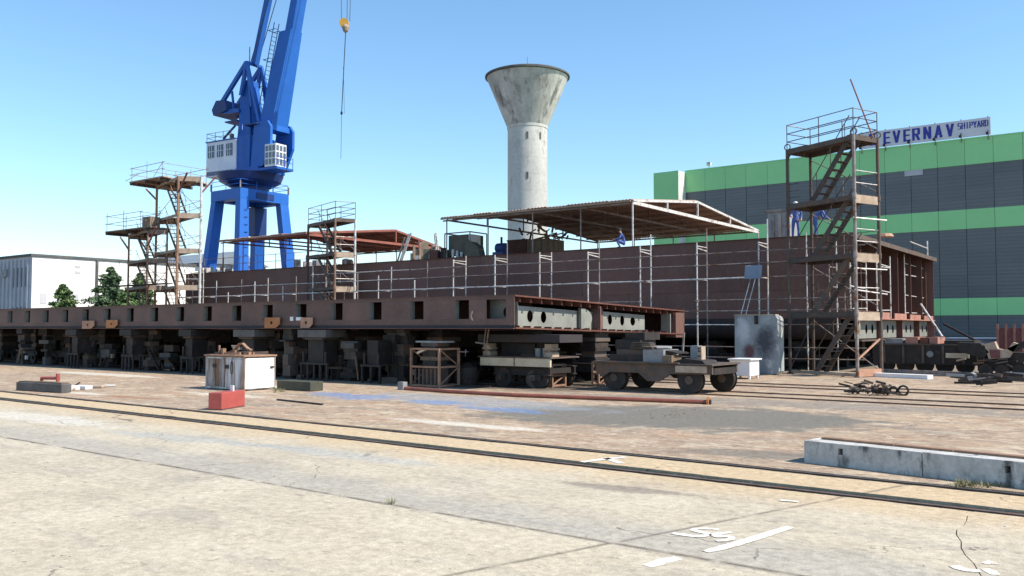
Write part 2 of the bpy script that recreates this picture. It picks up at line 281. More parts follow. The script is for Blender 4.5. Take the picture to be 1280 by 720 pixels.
# ------------------------------------------------------------------ mesh builder
class MB:
    def __init__(s): s.v = []; s.f = []; s.mi = []
    def add(s, vs, fs, mi=0):
        o = len(s.v); s.v += [tuple(v) for v in vs]; s.f += [tuple(i + o for i in f) for f in fs]; s.mi += [mi] * len(fs); return s
    def box(s, x0, y0, z0, x1, y1, z1, mi=0):
        vs = [(x, y, z) for z in (z0, z1) for y in (y0, y1) for x in (x0, x1)]
        return s.add(vs, [(0, 2, 3, 1), (4, 5, 7, 6), (0, 1, 5, 4), (2, 6, 7, 3), (0, 4, 6, 2), (1, 3, 7, 5)], mi)
    def obox(s, c, ex, ey, sx, sy, z0, z1, mi=0):
        c, ex, ey = [Vector(tuple(q) if len(q) == 3 else (*q, 0)) for q in (c, ex, ey)]
        vs = []
        for z in (z0, z1):
            for b in (-.5, .5):
                for a in (-.5, .5):
                    p = c + ex * (a * sx) + ey * (b * sy); vs.append((p.x, p.y, z))
        return s.add(vs, [(0, 2, 3, 1), (4, 5, 7, 6), (0, 1, 5, 4), (2, 6, 7, 3), (0, 4, 6, 2), (1, 3, 7, 5)], mi)
    def bar(s, p, q, w=.08, h=None, mi=0, up=(0, 0, 1)):
        h = h or w; p = Vector(p); q = Vector(q); d = (q - p)
        if d.length < 1e-6: return s
        d.normalize(); u = Vector(up)
        if abs(d.dot(u)) > .97: u = Vector((1, 0, 0)) if abs(d.x) < .9 else Vector((0, 1, 0))
        a = d.cross(u).normalized(); b = a.cross(d).normalized()
        vs = [e + a * (i * w / 2) + b * (j * h / 2) for e in (p, q) for (i, j) in ((-1, -1), (1, -1), (1, 1), (-1, 1))]
        return s.add(vs, [(0, 3, 2, 1), (4, 5, 6, 7), (0, 1, 5, 4), (1, 2, 6, 5), (2, 3, 7, 6), (3, 0, 4, 7)], mi)
    def tube(s, p, q, r=.024, n=6, r2=None, mi=0):
        p = Vector(p); q = Vector(q); d = q - p; r2 = r if r2 is None else r2
        if d.length < 1e-6: return s
        d.normalize(); u = Vector((0, 0, 1)) if abs(d.z) < .9 else Vector((1, 0, 0))
        a = d.cross(u).normalized(); b = a.cross(d)
        vs = [e + (a * math.cos(2 * math.pi * k / n) + b * math.sin(2 * math.pi * k / n)) * rr for e, rr in ((p, r), (q, r2)) for k in range(n)]
        fs = [(k, (k + 1) % n, n + (k + 1) % n, n + k) for k in range(n)] + [tuple(range(n))[::-1], tuple(range(n, 2 * n))]
        return s.add(vs, fs, mi)
    def path(s, pts, r=.02, n=6, mi=0):
        for a, b in zip(pts, pts[1:]): s.tube(a, b, r, n, mi=mi)
        return s
    def ext(s, pts, vec, mi=0):   # polygon (3d points) extruded by a vector
        n = len(pts); v = Vector(vec); P = [Vector(p) for p in pts]
        return s.add(P + [p + v for p in P], [tuple(range(n))[::-1], tuple(range(n, 2 * n))] + [(k, (k + 1) % n, n + (k + 1) % n, n + k) for k in range(n)], mi)
    def lathe(s, prof, cx, cy, n=48, mi=0):
        o = []; 
        for (r, z) in prof:
            for k in range(n):
                a = 2 * math.pi * k / n; o.append((cx + r * math.cos(a), cy + r * math.sin(a), z))
        fs = [(j * n + k, j * n + (k + 1) % n, (j + 1) * n + (k + 1) % n, (j + 1) * n + k) for j in range(len(prof) - 1) for k in range(n)]
        return s.add(o, fs, mi)
    def build(s, name, mats, parent=None, org=None, smooth=False, bevel=0):
        me = bpy.data.meshes.new(name)
        if org is None:
            org = Vector((0, 0, 0)); p = parent
            while p is not None and p.parent is not None: p = p.parent
            if p is not None: org = Vector(p.location)
        org = Vector(org)
        me.from_pydata([(v[0] - org.x, v[1] - org.y, v[2] - org.z) for v in s.v], [], s.f)
        bm = bmesh.new(); bm.from_mesh(me); bmesh.ops.recalc_face_normals(bm, faces=bm.faces); bm.to_mesh(me); bm.free()
        ms = mats if isinstance(mats, (list, tuple)) else [mats]
        for x in ms: me.materials.append(M[x])
        if len(ms) > 1:
            for p, i in zip(me.polygons, s.mi): p.material_index = i
        if smooth:
            for p in me.polygons: p.use_smooth = True
        o = bpy.data.objects.new(name, me); COL.objects.link(o)
        if parent is not None: o.parent = parent
        else: o.location = org
        if bevel:
            b = o.modifiers.new('bevel', 'BEVEL'); b.width = bevel; b.segments = 2; b.limit_method = 'ANGLE'
        return o

def tag(o, label=None, cat=None, group=None, kind=None):
    if label: o['label'] = label
    if cat: o['category'] = cat
    if group: o['group'] = group
    if kind: o['kind'] = kind
    return o
def thing(name, label, cat, loc, group=None):
    o = bpy.data.objects.new(name, None); COL.objects.link(o); o.location = loc; o.empty_display_size = .3
    return tag(o, label, cat, group)
def dup(root, loc, rotz=0, label=None, group=None):
    r = root.copy(); COL.objects.link(r); r.location = loc; r.rotation_euler = (0, 0, rotz)
    if label: r['label'] = label
    if group: r['group'] = group
    for ch in list(root.children):
        c = ch.copy(); COL.objects.link(c); c.parent = r
        for g in ch.children:
            d = g.copy(); COL.objects.link(d); d.parent = c
    return r
def ordinal(i): return ['first', 'second', 'third', 'fourth', 'fifth', 'sixth', 'seventh', 'eighth', 'ninth', 'tenth', 'eleventh', 'twelfth', 'thirteenth', 'fourteenth', 'fifteenth', 'sixteenth'][i]

# ================================================================== GROUND
g = MB(); g.add([(-900, -200, -.12), (700, -200, -.12), (700, 1400, -.12), (-900, 1400, -.12)], [(0, 1, 2, 3)])
tag(g.build('ground', 'dirt', org=(0, 0, 0)), kind='structure')
SL = -0.022
def RY(base, x): return base + SL * (x + 12)     # rails and joints run a touch askew to the hulls
def wob(x, s, a=0.02): return a * (math.sin(x * 3.1 + s) + .6 * math.sin(x * 7.7 + 2 * s) + .5 * math.sin(x * 17 + 3 * s))
yard = MB()
xs = [-900, -120] + [-90 + 1.5 * i for i in range(80)] + [60, 700]
va = []
for x in xs: va.append((x, RY(12.62, x) + (wob(x, 1, .02) if -100 < x < 50 else 0), 0))
for x in xs: va.append((x, 1400, 0))
n = len(xs); fs = [(i, i + 1, n + i + 1, n + i) for i in range(n - 1)]
for x in xs: va.append((x, RY(12.62, x) + (wob(x, 1, .02) if -100 < x < 50 else 0), -.12))
fs += [(2 * n + i, 2 * n + i + 1, i + 1, i) for i in range(n - 1)]
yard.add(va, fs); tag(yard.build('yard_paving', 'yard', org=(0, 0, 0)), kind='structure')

apron = bpy.data.objects.new('concrete_apron', None); COL.objects.link(apron); tag(apron, kind='structure')
def slab(poly, z=0.0):
    mb = MB(); mb.ext([(p[0], p[1], -.13) for p in poly], (0, 0, .13 + z)); return mb.build('slab', 'slab', apron)
def xline(y0, y1, f, m=14): return [(f(y0 + (y1 - y0) * i / m), y0 + (y1 - y0) * i / m) for i in range(m + 1)]
def yline(x0, x1, f, m=None):
    m = m or max(4, int(abs(x1 - x0) / .22)); return [(x0 + (x1 - x0) * i / m, f(x0 + (x1 - x0) * i / m)) for i in range(m + 1)]
yL1 = lambda x: RY(7.38, x) + wob(x, 3, .018)
yT = lambda x: RY(11.02, x) + wob(x, 5, .008)
yT2 = lambda x: RY(11.44, x) + wob(x, 2, .006)
yT3 = lambda x: RY(12.36, x) + wob(x, 4, .012)
def mkrow(ylo, yhi, joints, zj=0.0, gap=.005):
    for (fa, fb, zz) in joints:
        # corners
        def cross(fx, fy):
            y = fy(0); 
            for _ in range(12): x = fx(y); y = fy(x)
            return x, y
        a = cross(fa, ylo); b = cross(fb, ylo); c = cross(fb, yhi); d = cross(fa, yhi)
        pts = [(x, y + gap) for x, y in yline(a[0] + gap, b[0] - gap, ylo)]
        pts += [(x - gap, y) for x, y in xline(b[1] + gap, c[1] - gap, fb)][1:-1]
        pts += [(x, y - gap) for x, y in yline(c[0] - gap, d[0] + gap, yhi)]
        pts += [(x + gap, y) for x, y in xline(d[1] - gap, a[1] + gap, fa)][1:-1]
        slab(pts, zz)
def J(base, tilt=0.0, s=0): return lambda y: base + tilt * (y - 7.4) + wob(y, s, .022)
X1 = J(-4.12, .30, 1)
crk = lambda y: -1.70 + (0.30 * (9.6 - y) if y < 9.6 else 0.0) + wob(y, 9, .016)
cuts = [J(-48, 0, 1), J(-41.5, 0, 2), J(-35.2, 0, 3), J(-29, 0, 4), J(-23.2, .05, 5), J(-17.3, .05, 6), J(-11.4, .35, 7), X1, crk, J(4.5, .1, 8), J(11, 0, 9), J(18, 0, 3)]
mkrow(yL1, yT, [(cuts[i], cuts[i + 1], random.choice((0, .002, -.003))) for i in range(len(cuts) - 1)])
cuts2 = [J(-48, 0, 2), J(-38, 0, 3), J(-30, 0, 4), J(-23, .0, 5), J(-16.5, .05, 6), X1, J(1.8, 0, 8), J(9, 0, 9), J(18, 0, 3)]
mkrow(lambda x: -6 + wob(x, 8, .02), yL1, [(cuts2[i], cuts2[i + 1], random.choice((0, .003, -.002))) for i in range(len(cuts2) - 1)])
far_cuts = [J(-120), J(-48, 0, 2)]
mkrow(yL1, yT, [(far_cuts[0], far_cuts[1], 0)])
mkrow(lambda x: -6, yL1, [(far_cuts[0], far_cuts[1], 0)])
strip_cuts = [J(-120), J(-60), J(-44, 0, 3), J(-32, 0, 1), J(-24, 0, 2), J(-17, 0, 4), J(-10.5, 0, 5), J(-5.1, 0, 6), J(-.4, 0, 7), J(6, 0, 8), J(18, 0, 9)]
mkrow(yT2, yT3, [(strip_cuts[i], strip_cuts[i + 1], random.choice((0, .004, -.004))) for i in range(len(strip_cuts) - 1)])

# rails
def rail(name, label, y, x0, x1, z=0.0, sl=SL, w=.07, flange=False, m='railtop'):
    o = Vector(((x0 + x1) / 2, y, 0)); mb = MB(); nn = 10
    for i in range(nn):
        a = x0 + (x1 - x0) * i / nn; b = x0 + (x1 - x0) * (i + 1) / nn
        ya = y + sl * (a + 12); yb = y + sl * (b + 12)
        mb.bar((a, ya, z - .02), (b, yb, z - .02), w, .045)
        mb.bar((a, ya, z - .07), (b, yb, z - .07), .025, .06)
        if flange: mb.bar((a, ya, z - .104), (b, yb, z - .104), w * 2.0, .014)
    return tag(mb.build(name, m, org=o), label, 'rail')
rail('crane_rail', 'worn crane rail in the wide dark groove nearest the camera, crossing the concrete', 11.22, -120, 18, -.012, flange=True, w=.075)
rail('groove_rail', 'thin rusty rail along the far edge of the concrete strip, second groove from the camera', 12.50, -120, 18, .000, w=.06, m='brown')
for y, lab in ((24.75, 'flush rail under the near wheels of the open bogie trolley'), (26.25, 'flush rail under the far wheels of the open bogie trolley'),
               (29.2, 'flush rail across the paving just behind the open bogie trolley'), (30.7, 'farther flush rail across the paving, in front of the leaning tower base')):
    rail('trolley_rail', lab, y, -75, 8, .035, sl=-.01, w=.08)
# painted marks on the slabs
def strokes(name, label, pxs, w, cat='painted mark', z=.006):
    c = G(*pxs[0][0]); c.z = 0
    root = thing(name, label, cat, tuple(c)) if len(pxs) > 1 else None
    for line in pxs:
        mb = MB(); P = [G(x, y, z) for x, y in line]; nn = len(P); Lf = []; Rt_ = []
        for i, p in enumerate(P):
            d = (P[min(i + 1, nn - 1)] - P[max(i - 1, 0)]); d.z = 0; d.normalize(); nrm = Vector((-d.y, d.x, 0))
            ww = w * (.75 if i in (0, nn - 1) else 1) / 2 * random.uniform(.85, 1.12)
            Lf.append(p + nrm * ww); Rt_.append(p - nrm * ww)
        vs = Lf + Rt_; fs = [(i, i + 1, nn + i + 1, nn + i) for i in range(nn - 1)]
        mb.add(vs, fs)
        if root: mb.build('stroke', 'paint', root)
        else: tag(mb.build(name, 'paint', org=c), label, cat)
def zp(x, y): return (800 + x / 6.095, 640 + y / 6.095)
strokes('painted_number', 'hand painted white number on the concrete beside the long white line',
        [[zp(245, 160), zp(330, 172), zp(400, 182), zp(470, 183), zp(520, 172), zp(500, 158), zp(440, 146), zp(405, 138), zp(420, 126), zp(480, 124), zp(600, 130)],
         [zp(695, 152), zp(620, 160), zp(550, 176), zp(580, 186), zp(650, 182), zp(700, 192), zp(690, 206), zp(640, 216), zp(580, 218)]], .085)
strokes('painted_line', 'long tapering white painted line right of the hand painted number', [[zp(495, 300), zp(600, 278), zp(720, 245), zp(900, 190), zp(1050, 142), zp(1150, 110)]], .12)
strokes('painted_line', 'short white painted dash at the bottom, left of the long white line', [[zp(50, 412), zp(120, 392), zp(200, 366), zp(300, 348)]], .14)
def zq(x, y): return (1160 + x / 9, 640 + y / 9)
strokes('painted_number', 'partly cut off white painted scrawl on the slab by the crack, bottom right', [[zq(285, 600), zq(350, 628), zq(430, 650), zq(590, 662)], [zq(640, 580), zq(700, 560), zq(745, 585)], [zq(640, 635), zq(700, 660), zq(760, 705)]], .11)
def zt(x, y): return (650 + x / 3.556, 480 + y / 3.556)
strokes('painted_mark', 'white painted T shaped mark on the narrow strip between the two grooves', [[zt(275, 346), zt(370, 334), zt(470, 324)], [zt(375, 328), zt(410, 338), zt(450, 352)]], .14)
strokes('painted_line', 'faint white painted dash on the slab in front of the crane rail', [[(975, 625), (998, 627)]], .1)

# ================================================================== LOW PONTOON SECTION (near hull block)
YP = 22.7; TOPZ = 3.05; BOTZ = 2.0
XC = PY(643, 371, YP).x           # near corner
pont = thing('hull_section', 'long low brown hull section on trolleys, row of rectangular openings along its side', 'ship section', (XC - 20, YP, 0))
XL = -78.0; WP = 10.8
xs_open = []
for k in range(0, 30):
    xs_open.append(-18.85 - 2.03 * k)
oz0, oz1 = 2.30, 2.93
pe = PX(855, 388.5, XC); pb_ = PX(850, 418, XC)
BS = (pb_.z - BOTZ) / (pe.z - 3.05) * .95
WP = pe.y - YP
def slopeZ(y): return (y - YP) * (pe.z - 3.05) / (pe.y - YP)          # the block leans back a little
for i, xo in enumerate(xs_open[:29]):
    w = .62
    xr = xs_open[i - 1] if i else -17.30         # plate between this opening and the one to its right
    MB().box(xo + w / 2, YP, oz0, xr - (.31 if i else .50), YP + .012 + .003 * (i % 3), oz1).build('shell_plate', 'ponton', pont)
    MB().box(xo - w / 2 - .07, YP + .014, oz0 - .03, xo - w / 2 + .012, YP + .22, oz1 + .03).build('web_frame', 'web', pont)
    MB().box(xo + w / 2 + .02, YP + .016, oz0 - .03, xo + w / 2 + .06, YP + .4, oz1 + .03).build('web_frame', 'hull', pont)
MB().box(XL, YP, oz0, xs_open[28] - .31, YP + .012, oz1).build('shell_plate', 'ponton', pont)
MB().box(XL, YP - .004, oz1, XC, YP + .016, TOPZ).build('top_strake', 'ponton', pont)
MB().box(XL, YP - .006, BOTZ + .10, XC, YP + .018, oz0).build('bottom_strake', 'ponton', pont)
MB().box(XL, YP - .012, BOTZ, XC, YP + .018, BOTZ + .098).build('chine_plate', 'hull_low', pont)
MB().box(-17.0, YP, oz0, XC, YP + .02, oz1).build('shell_plate', 'ponton', pont)
fl = MB(); fl.box(XL, YP - .09, BOTZ - .03, XC + .02, YP + .2, BOTZ - .002); fl.build('bottom_flange', 'hull', pont)
mb = MB(); mb.box(XL, YP - .03, TOPZ, XC, YP + WP, TOPZ + .015)
mb.v = [(x, y, z + slopeZ(y)) for x, y, z in mb.v]; mb.build('deck_plate', 'ponton', pont)
mb = MB(); mb.box(XL, YP + .02, BOTZ - .002, XC, YP + WP, BOTZ + .012)
mb.v = [(x, y, z + BS * slopeZ(y)) for x, y, z in mb.v]; mb.build('bottom_plate', 'hull', pont)
MB().box(XL, YP + 2.6, BOTZ - .1, XC - 1.2, YP + 2.63, TOPZ - .04).build('longitudinal_bulkhead', 'hull', pont)
MB().box(XL, YP + WP - .03, BOTZ - .33, XC, YP + WP, TOPZ - .2).build('far_side_plate', 'hull', pont)
# the light grey frame with a hole seen through the last side opening
def holed_plate(o, eu, ev, W_, H_, holes, seg=16, flipx=False):
    """plate in the plane (eu, ev) with round holes [(u,v,ru,rv)]; cells butt edge to edge"""
    mb = MB(); o = Vector(o); eu = Vector(eu); ev = Vector(ev); P = lambda u, v: o + eu * u + ev * v
    holes = sorted(holes); edges = [0.0]
    for i, h in enumerate(holes):
        if i: edges.append((holes[i - 1][0] + h[0]) / 2)
    edges.append(W_)
    for i, (u, v, ru, rv) in enumerate(holes):
        a, b = edges[i], edges[i + 1]; vs = []
        N4 = seg
        for k in range(N4):
            t = 2 * math.pi * k / N4 + math.pi / 4
            c, s_ = math.cos(t), math.sin(t); m_ = max(abs(c), abs(s_)); cu, cv = c / m_, s_ / m_
            ou = (u + (b - u) * cu) if cu > 0 else (u + (u - a) * cu)
            ov = (v + (H_ - v) * cv) if cv > 0 else (v + v * cv)
            vs.append(P(ou, ov))
        for k in range(N4):
            t = 2 * math.pi * k / N4 + math.pi / 4; vs.append(P(u + ru * math.cos(t), v + rv * math.sin(t)))
        mb.add(vs, [(k, (k + 1) % N4, N4 + (k + 1) % N4, N4 + k) for k in range(N4)])
    if not holes: mb.add([P(0, 0), P(W_, 0), P(W_, H_), P(0, H_)], [(0, 1, 2, 3)])
    return mb
def solid(o, t=.014):
    s = o.modifiers.new('solidify', 'SOLIDIFY'); s.thickness = t; s.offset = 0; return o
solid(holed_plate((-18.0, YP + .45, 2.02), (1, 0, 0), (0, 0, 1), 1.15, .98, [(.72, .5, .17, .17)]).build('web_frame', 'web', pont))
# open end of the block
XE = XC - .35
def endz(y, t):   # t 0 bottom, 1 top
    zb = BOTZ + BS * slopeZ(y); zt = TOPZ + slopeZ(y); return zb + (zt - zb) * t
segs = [(.15, 5.2, [(1.2, .42, .17, .2), (2.0, .42, .17, .2)]), (6.1, 3.35, [(.55, .45, .16, .2), (1.5, .45, .16, .2), (2.35, .45, .2, .17)])]
for y0, wid, holes in segs:
    hh = .74
    o = holed_plate((XE, YP + y0, endz(YP + y0, 0) + .01), (0, 1, -.03), (0, 0, 1), wid, hh, holes)
    solid(o.build('floor_web', 'web', pont))
mb = MB(); mb.box(XE - .3, YP + 5.36, 1.80, XC, YP + 5.42, 2.80); mb.build('vertical_plate', 'ponton', pont)
mb = MB(); mb.box(XE + .02, YP + 5.42, 1.82, XE + .05, YP + 6.05, 2.78); mb.build('vertical_plate', 'hull', pont)
MB().box(XE - .1, YP + WP - 1.3, 1.75, XC - .02, YP + WP - 1.24, 2.6).build('vertical_plate', 'web', pont)
MB().box(XE - .1, YP + WP - .85, 1.60, XC + .02, YP + WP, 2.66).build('vertical_plate', 'hull', pont)
# rounded bilge bracket
mb = MB(); pts = [(XE + .06, YP + 4.3 + .75 * math.sin(a), endz(YP + 4.5, 0) + .44 + .38 * math.cos(a)) for a in [math.pi * k / 10 for k in range(11)]]
mb.ext(pts, (.12, 0, 0)); mb.build('rounded_bracket', 'web', pont)
y = YP + .35
while y < YP + WP - .2:
    zt = TOPZ + slopeZ(y); st = MB(); st.box(XE - .2, y - .012, zt - .17, XC - .03, y + .012, zt - .005); st.box(XE - .2, y - .05, zt - .185, XC - .03, y + .05, zt - .17)
    st.build('deck_stiffener', 'hull_red', pont)
    zb = BOTZ + BS * slopeZ(y); MB().box(XE + .02, y - .02, zb + .012, XC - .05, y + .02, zb + .09).build('floor_stiffener', 'hull_red', pont)
    y += .62
MB().bar((XC, YP, TOPZ - .01), (XC, YP + WP, TOPZ - .01 + slopeZ(YP + WP)), .05, .05).build('deck_edge_bar', 'hull_red', pont)
MB().bar((XC + .02, YP, BOTZ + .0), (XC + .02, YP + WP, BOTZ + BS * slopeZ(YP + WP)), .06, .05).build('bottom_edge_bar', 'hull_red', pont)
# brackets with a hole, bolted on the lower edge
for (pa, pb, pt, pbm, mname, lab) in ((103, 118, 401, 411, 'pinkish', 'dusty pink bracket plate'), (133, 147, 400, 410, 'orange', 'orange bracket plate'), (331, 350, 397, 410, 'orange', 'bright orange bracket plate'), (376, 391, 397, 410, 'pinkish', 'pale pinkish bracket plate')):
    a = PY(pa, pt, YP - .12); b = PY(pb, pt, YP - .12); c = PY(pa, pbm, YP - .12)
    W_ = b.x - a.x; H_ = a.z - c.z
    hp = holed_plate((a.x, YP - .12, c.z), (1, 0, 0), (0, 0, 1), W_, H_, [(W_ * .45, H_ * .5, H_ * .17, H_ * .17)], 12)
    # tapered lower corner: pull bottom-right in
    hp.v = [((x - (W_ * .28 if (x > a.x + W_ * .9 and z < c.z + H_ * .1) else 0)), y, z) for x, y, z in hp.v]
    o = hp.build('bracket_plate', mname, pont); solid(o, .03); o['label'] = lab
for (pa, pb, pt, pbm) in ((362.5, 366, 396, 401), (370, 377, 396.5, 400.5)):
    a = PY(pa, pt, YP - .05); b = PY(pb, pbm, YP - .05)
    MB().box(a.x, YP - .05, b.z, b.x, YP - .008, a.z).build('white_tag', 'white', pont)
a = PY(588, 389, YP - .02); b = PY(595, 400, YP - .02)
cc = MB(); mid = (a + b) / 2
pts = [(mid.x + .11 * math.cos(t) * (1 if k < 9 else .45), YP - .03, mid.z + .17 * math.sin(t) * (1 if k < 9 else .5)) for k, t in list(enumerate([math.pi / 2 + math.pi * i / 8 for i in range(9)])) + [(10 + i, math.pi * 1.5 - math.pi * i / 6) for i in range(7)]]
cc.ext(pts, (0, .02, 0)); cc.build('crescent_plate', 'planksun', pont)

# ---- supports under the pontoon
def bogie_proto(name, label, x, y, stack_top, mat_b='dark', L_=2.3, gauge=1.5, r=.33, mats_=('dark', 'dark', 'brown', 'dark')):
    t = thing(name, label, 'trolley', (x, y, 0))
    for sy in (-gauge / 2, gauge / 2):
        f = MB(); f.box(x - L_ / 2, y + sy - .12, .42, x + L_ / 2, y + sy + .12, .46); f.box(x - L_ / 2, y + sy - .12, .68, x + L_ / 2, y + sy + .12, .72); f.box(x - L_ / 2, y + sy - .03, .46, x + L_ / 2, y + sy + .03, .68)
        fo = f.build('side_beam', mat_b, t)
        for sx in (-L_ * .32, L_ * .32):
            w = MB(); w.tube((x + sx, y + sy - .07, r), (x + sx, y + sy + .05, r), r, 18); w.tube((x + sx, y + sy + .05, r), (x + sx, y + sy + .075, r), r + .035, 18)
            w.tube((x + sx, y + sy - .16, r), (x + sx, y + sy + .16, r), .07, 10); w.build('wheel', mat_b, t)
            MB().box(x + sx - .12, y + sy - .15, .25, x + sx + .12, y + sy - .125, .44).build('axle_box', mat_b, fo)
    for sx in (-L_ * .42, 0, L_ * .42): MB().box(x + sx - .1, y - gauge / 2 + .12, .48, x + sx + .1, y + gauge / 2 - .12, .66).build('cross_beam', mat_b, t)
    z = .72; k = 0
    hs = [.16, .05, .22, .12, .2, .04, .15, .2]
    while z < stack_top - .02:
        h = min(hs[k % 8], stack_top - z); s = .38 - .05 * (k % 3)
        MB().box(x - s, y - s - .15, z + .002, x + s, y + s + .15, z + h).build('packing_block', mats_[k % 4], t)
        z += h; k += 1
    return t
b0 = bogie_proto('support_trolley', 'x', -26.5, 25.2, 1.95)
gi = 0
for row, (yy, rowname) in enumerate(((24.9, 'front'), (28.6, 'middle'), (31.9, 'back'))):
    xl = [-17.4 - 3.9 * k + .25 * math.sin(k * 5 + row) for k in range(15)]
    for k, xx in enumerate(xl):
        if row == 0 and k == 0: b0.location = (xx, yy, 0); b0['label'] = 'dark trolley under the low section, first from its open end, front row'; b0['group'] = 'bogie trolleys under the low hull section'; continue
        dup(b0, (xx, yy - (.12 if row else 0), -.012 * row), 0, 'dark trolley under the low section, %s from its open end, %s row' % (ordinal(k), rowname), 'bogie trolleys under the low hull section')
# stands with a grey bolster head under the near edge
def stand(px0, px1, ytop, ylab, label, braced=False, legs=4, y=YP - .15, grp=None, head=True, headm='dark'):
    a = PY(px0, 470, y); b = PY(px1, 470, y); xm = (a.x + b.x) / 2; w = (b.x - a.x)
    t = thing('support_stand', label, 'support stand', (xm, y, 0), grp)
    H_ = ytop
    for sy in (0, .9):
        for k in range(legs):
            xx = a.x + w * k / (legs - 1)
            MB().box(xx - .035, y + sy, 0, xx + .035, y + sy + .07, H_ * .55).build('leg', 'dark', t)
        MB().box(a.x - .06, y + sy - .02, H_ * .55, b.x + .06, y + sy + .10, H_ * .62).build('cross_beam', 'dark', t)
        for xx in (a.x + .1, b.x - .1): MB().box(xx - .04, y + sy + .01, H_ * .62, xx + .04, y + sy + .08, H_).build('leg', 'dark', t)
    MB().box(xm - w * .3, y + .1, H_ * .62 + .002, xm + w * .3, y + .8, 1.55).build('column', 'dark', t)
    if head:
        MB().box(xm - w * .55, y - .12, 1.64, xm + w * .55, y + .9, 1.93).build('bolster', headm, t)
        MB().box(xm - w * .35, y - .02, 1.56, xm + w * .35, y + .8, 1.618).build('packing_plate', 'brown', t)
    return t
stand(84, 96, 1.2, 0, 'brown legged support stand under the low section, far left of the row', legs=4, grp='support stands under the low section edge')
stand(152, 165, 1.2, 0, 'brown legged support stand under the low section below the far left scaffold towers', legs=4, grp='support stands under the low section edge')
stand(226, 240, 1.2, 0, 'brown support stand just left of the rust streaked white cabinet', legs=3, grp='support stands under the low section edge')
stand(295, 319, 1.1, 0, 'support stand with grey bolster head rising behind the white cabinet', legs=4, grp='support stands under the low section edge', headm='shadegrey')
stand(376, 408, 1.1, 0, 'support stand with wide grey bolster head right of the white cabinet', legs=5, grp='support stands under the low section edge', headm='shadegrey')
stand(452, 474, 1.1, 0, 'dark support stand without bolster midway under the low section', legs=3, grp='support stands under the low section edge', head=False)
# cribbing, jacks and offcuts crowded between the stands
rc = random.Random(21)
for k, px in enumerate((30, 58, 112, 136, 190, 212, 262, 345, 362, 425, 440, 492, 505)):
    yy = 22.9 + rc.random() * .9; p = PY(px, 450, yy); t = thing('cribbing_stack', 'uneven stack of grimy blocks and plates under the low section edge, %s from the left' % ordinal(k), 'block stack', (p.x, yy, 0), 'cribbing stacks under the low section edge')
    z = 0.0; H_ = rc.choice((1.98, 1.2, .9, 1.98, 1.5))
    while z < H_ - .05:
        h = min(rc.choice((.07, .12, .2, .3, .42)), H_ - z); w1 = rc.uniform(.15, .42); a_ = rc.uniform(-.3, .3); cs, sn = math.cos(a_), math.sin(a_)
        MB().obox((p.x + rc.uniform(-.1, .1), yy + rc.uniform(-.05, .1)), (cs, sn, 0), (-sn, cs, 0), w1 * 2, rc.uniform(.25, .6), z + .002, z + h).build('block', rc.choice(('dark', 'dark', 'brown', 'shadegrey', 'dark', 'brown')), t)
        z += h
    for q in range(3):
        a1 = Vector((p.x + rc.uniform(-1, 1), yy - .2 + rc.random() * .5, .05)); b1 = a1 + Vector((rc.uniform(-.8, .8), rc.uniform(-.2, .2), rc.choice((0, 0, .5, .9))))
        MB().bar(a1, b1, rc.uniform(.04, .09)).build('loose_bar', rc.choice(('dark', 'brown', 'rusty')), t)
    if k % 3 == 0: MB().obox((p.x + .5, yy - .1), (1, 0, 0), (0, 1, 0), .12, .12, .3 + .2 * (k % 2), .5 + .2 * (k % 2)).build('tag_plate', rc.choice(('whitesteel', 'planksun')), t)
# X braced trestle
def trestle(px0, px1, y, H_, label, depth=.9, diag=True, capz=None):
    a = PY(px0, 470, y); b = PY(px1, 470, y); t = thing('trestle', label, 'trestle', ((a.x + b.x) / 2, y, 0))
    for (xx, yy) in ((a.x, y), (b.x, y), (a.x, y + depth), (b.x, y + depth)):
        MB().box(xx - .035, yy - .035, 0, xx + .035, yy + .035, H_).build('leg', 'rusty', t)
    for z in (.06, H_ * .52, H_ - .03):
        m_ = MB(); e = .037
        m_.box(a.x + e, y - .03, z - .03, b.x - e, y + .03, z + .03); m_.box(a.x + e, y + depth - .03, z - .03, b.x - e, y + depth + .03, z + .03)
        m_.box(a.x - .03, y + e, z - .03, a.x + .03, y + depth - e, z + .03); m_.box(b.x - .03, y + e, z - .03, b.x + .03, y + depth - e, z + .03)
        m_.build('ring_frame', 'rusty', t)
    if diag:
        for xx in (b.x, a.x):
            for z0, z1 in ((.09, H_ * .49), (H_ * .55, H_ - .06)):
                MB().bar((xx, y + .04, z0 if z0 < .5 else z1), (xx, y + depth - .04, z1 if z0 < .5 else z0), .035).build('brace', 'rusty', t)
    return t, a, b
tr, a, b = trestle(514, 549, 22.25, 1.32, 'tall rusty braced trestle carrying stacked blocks, right of centre under the low section', 1.0)
for k, (z0, z1, s, mm) in enumerate(((.10, .62, .34, 'brown'), (.62, .9, .28, 'dark'), (.9, 1.02, .4, 'wood'), (1.02, 1.38, .3, 'dark'), (1.38, 1.5, .38, 'brown'), (1.5, 1.56, .62, 'greysteel'))):
    c = (a.x + b.x) / 2; MB().box(c - s, 22.45, z0 + .002, c + s, 23.05, z1).build('packing_block', mm, tr)
for k in range(6):
    c = a.x + (b.x - a.x) * (k + .8) / 7; MB().box(c - .03, 22.28, .1, c + .03, 22.33, .62).build('upright_bar', 'brown', tr)
MB().bar((a.x + .25, 22.3, 1.15), (a.x + .6, 22.3, 1.28), .09, .07).build('timber_offcut', 'paletimber', tr)
trestle(679, 690, 24.6, .78, 'short rusty braced trestle right of the low trolley with the pale timber', .8)
trestle(741, 748, 26.0, .85, 'short rusty trestle half hidden behind the left end of the open bogie trolley', .9)
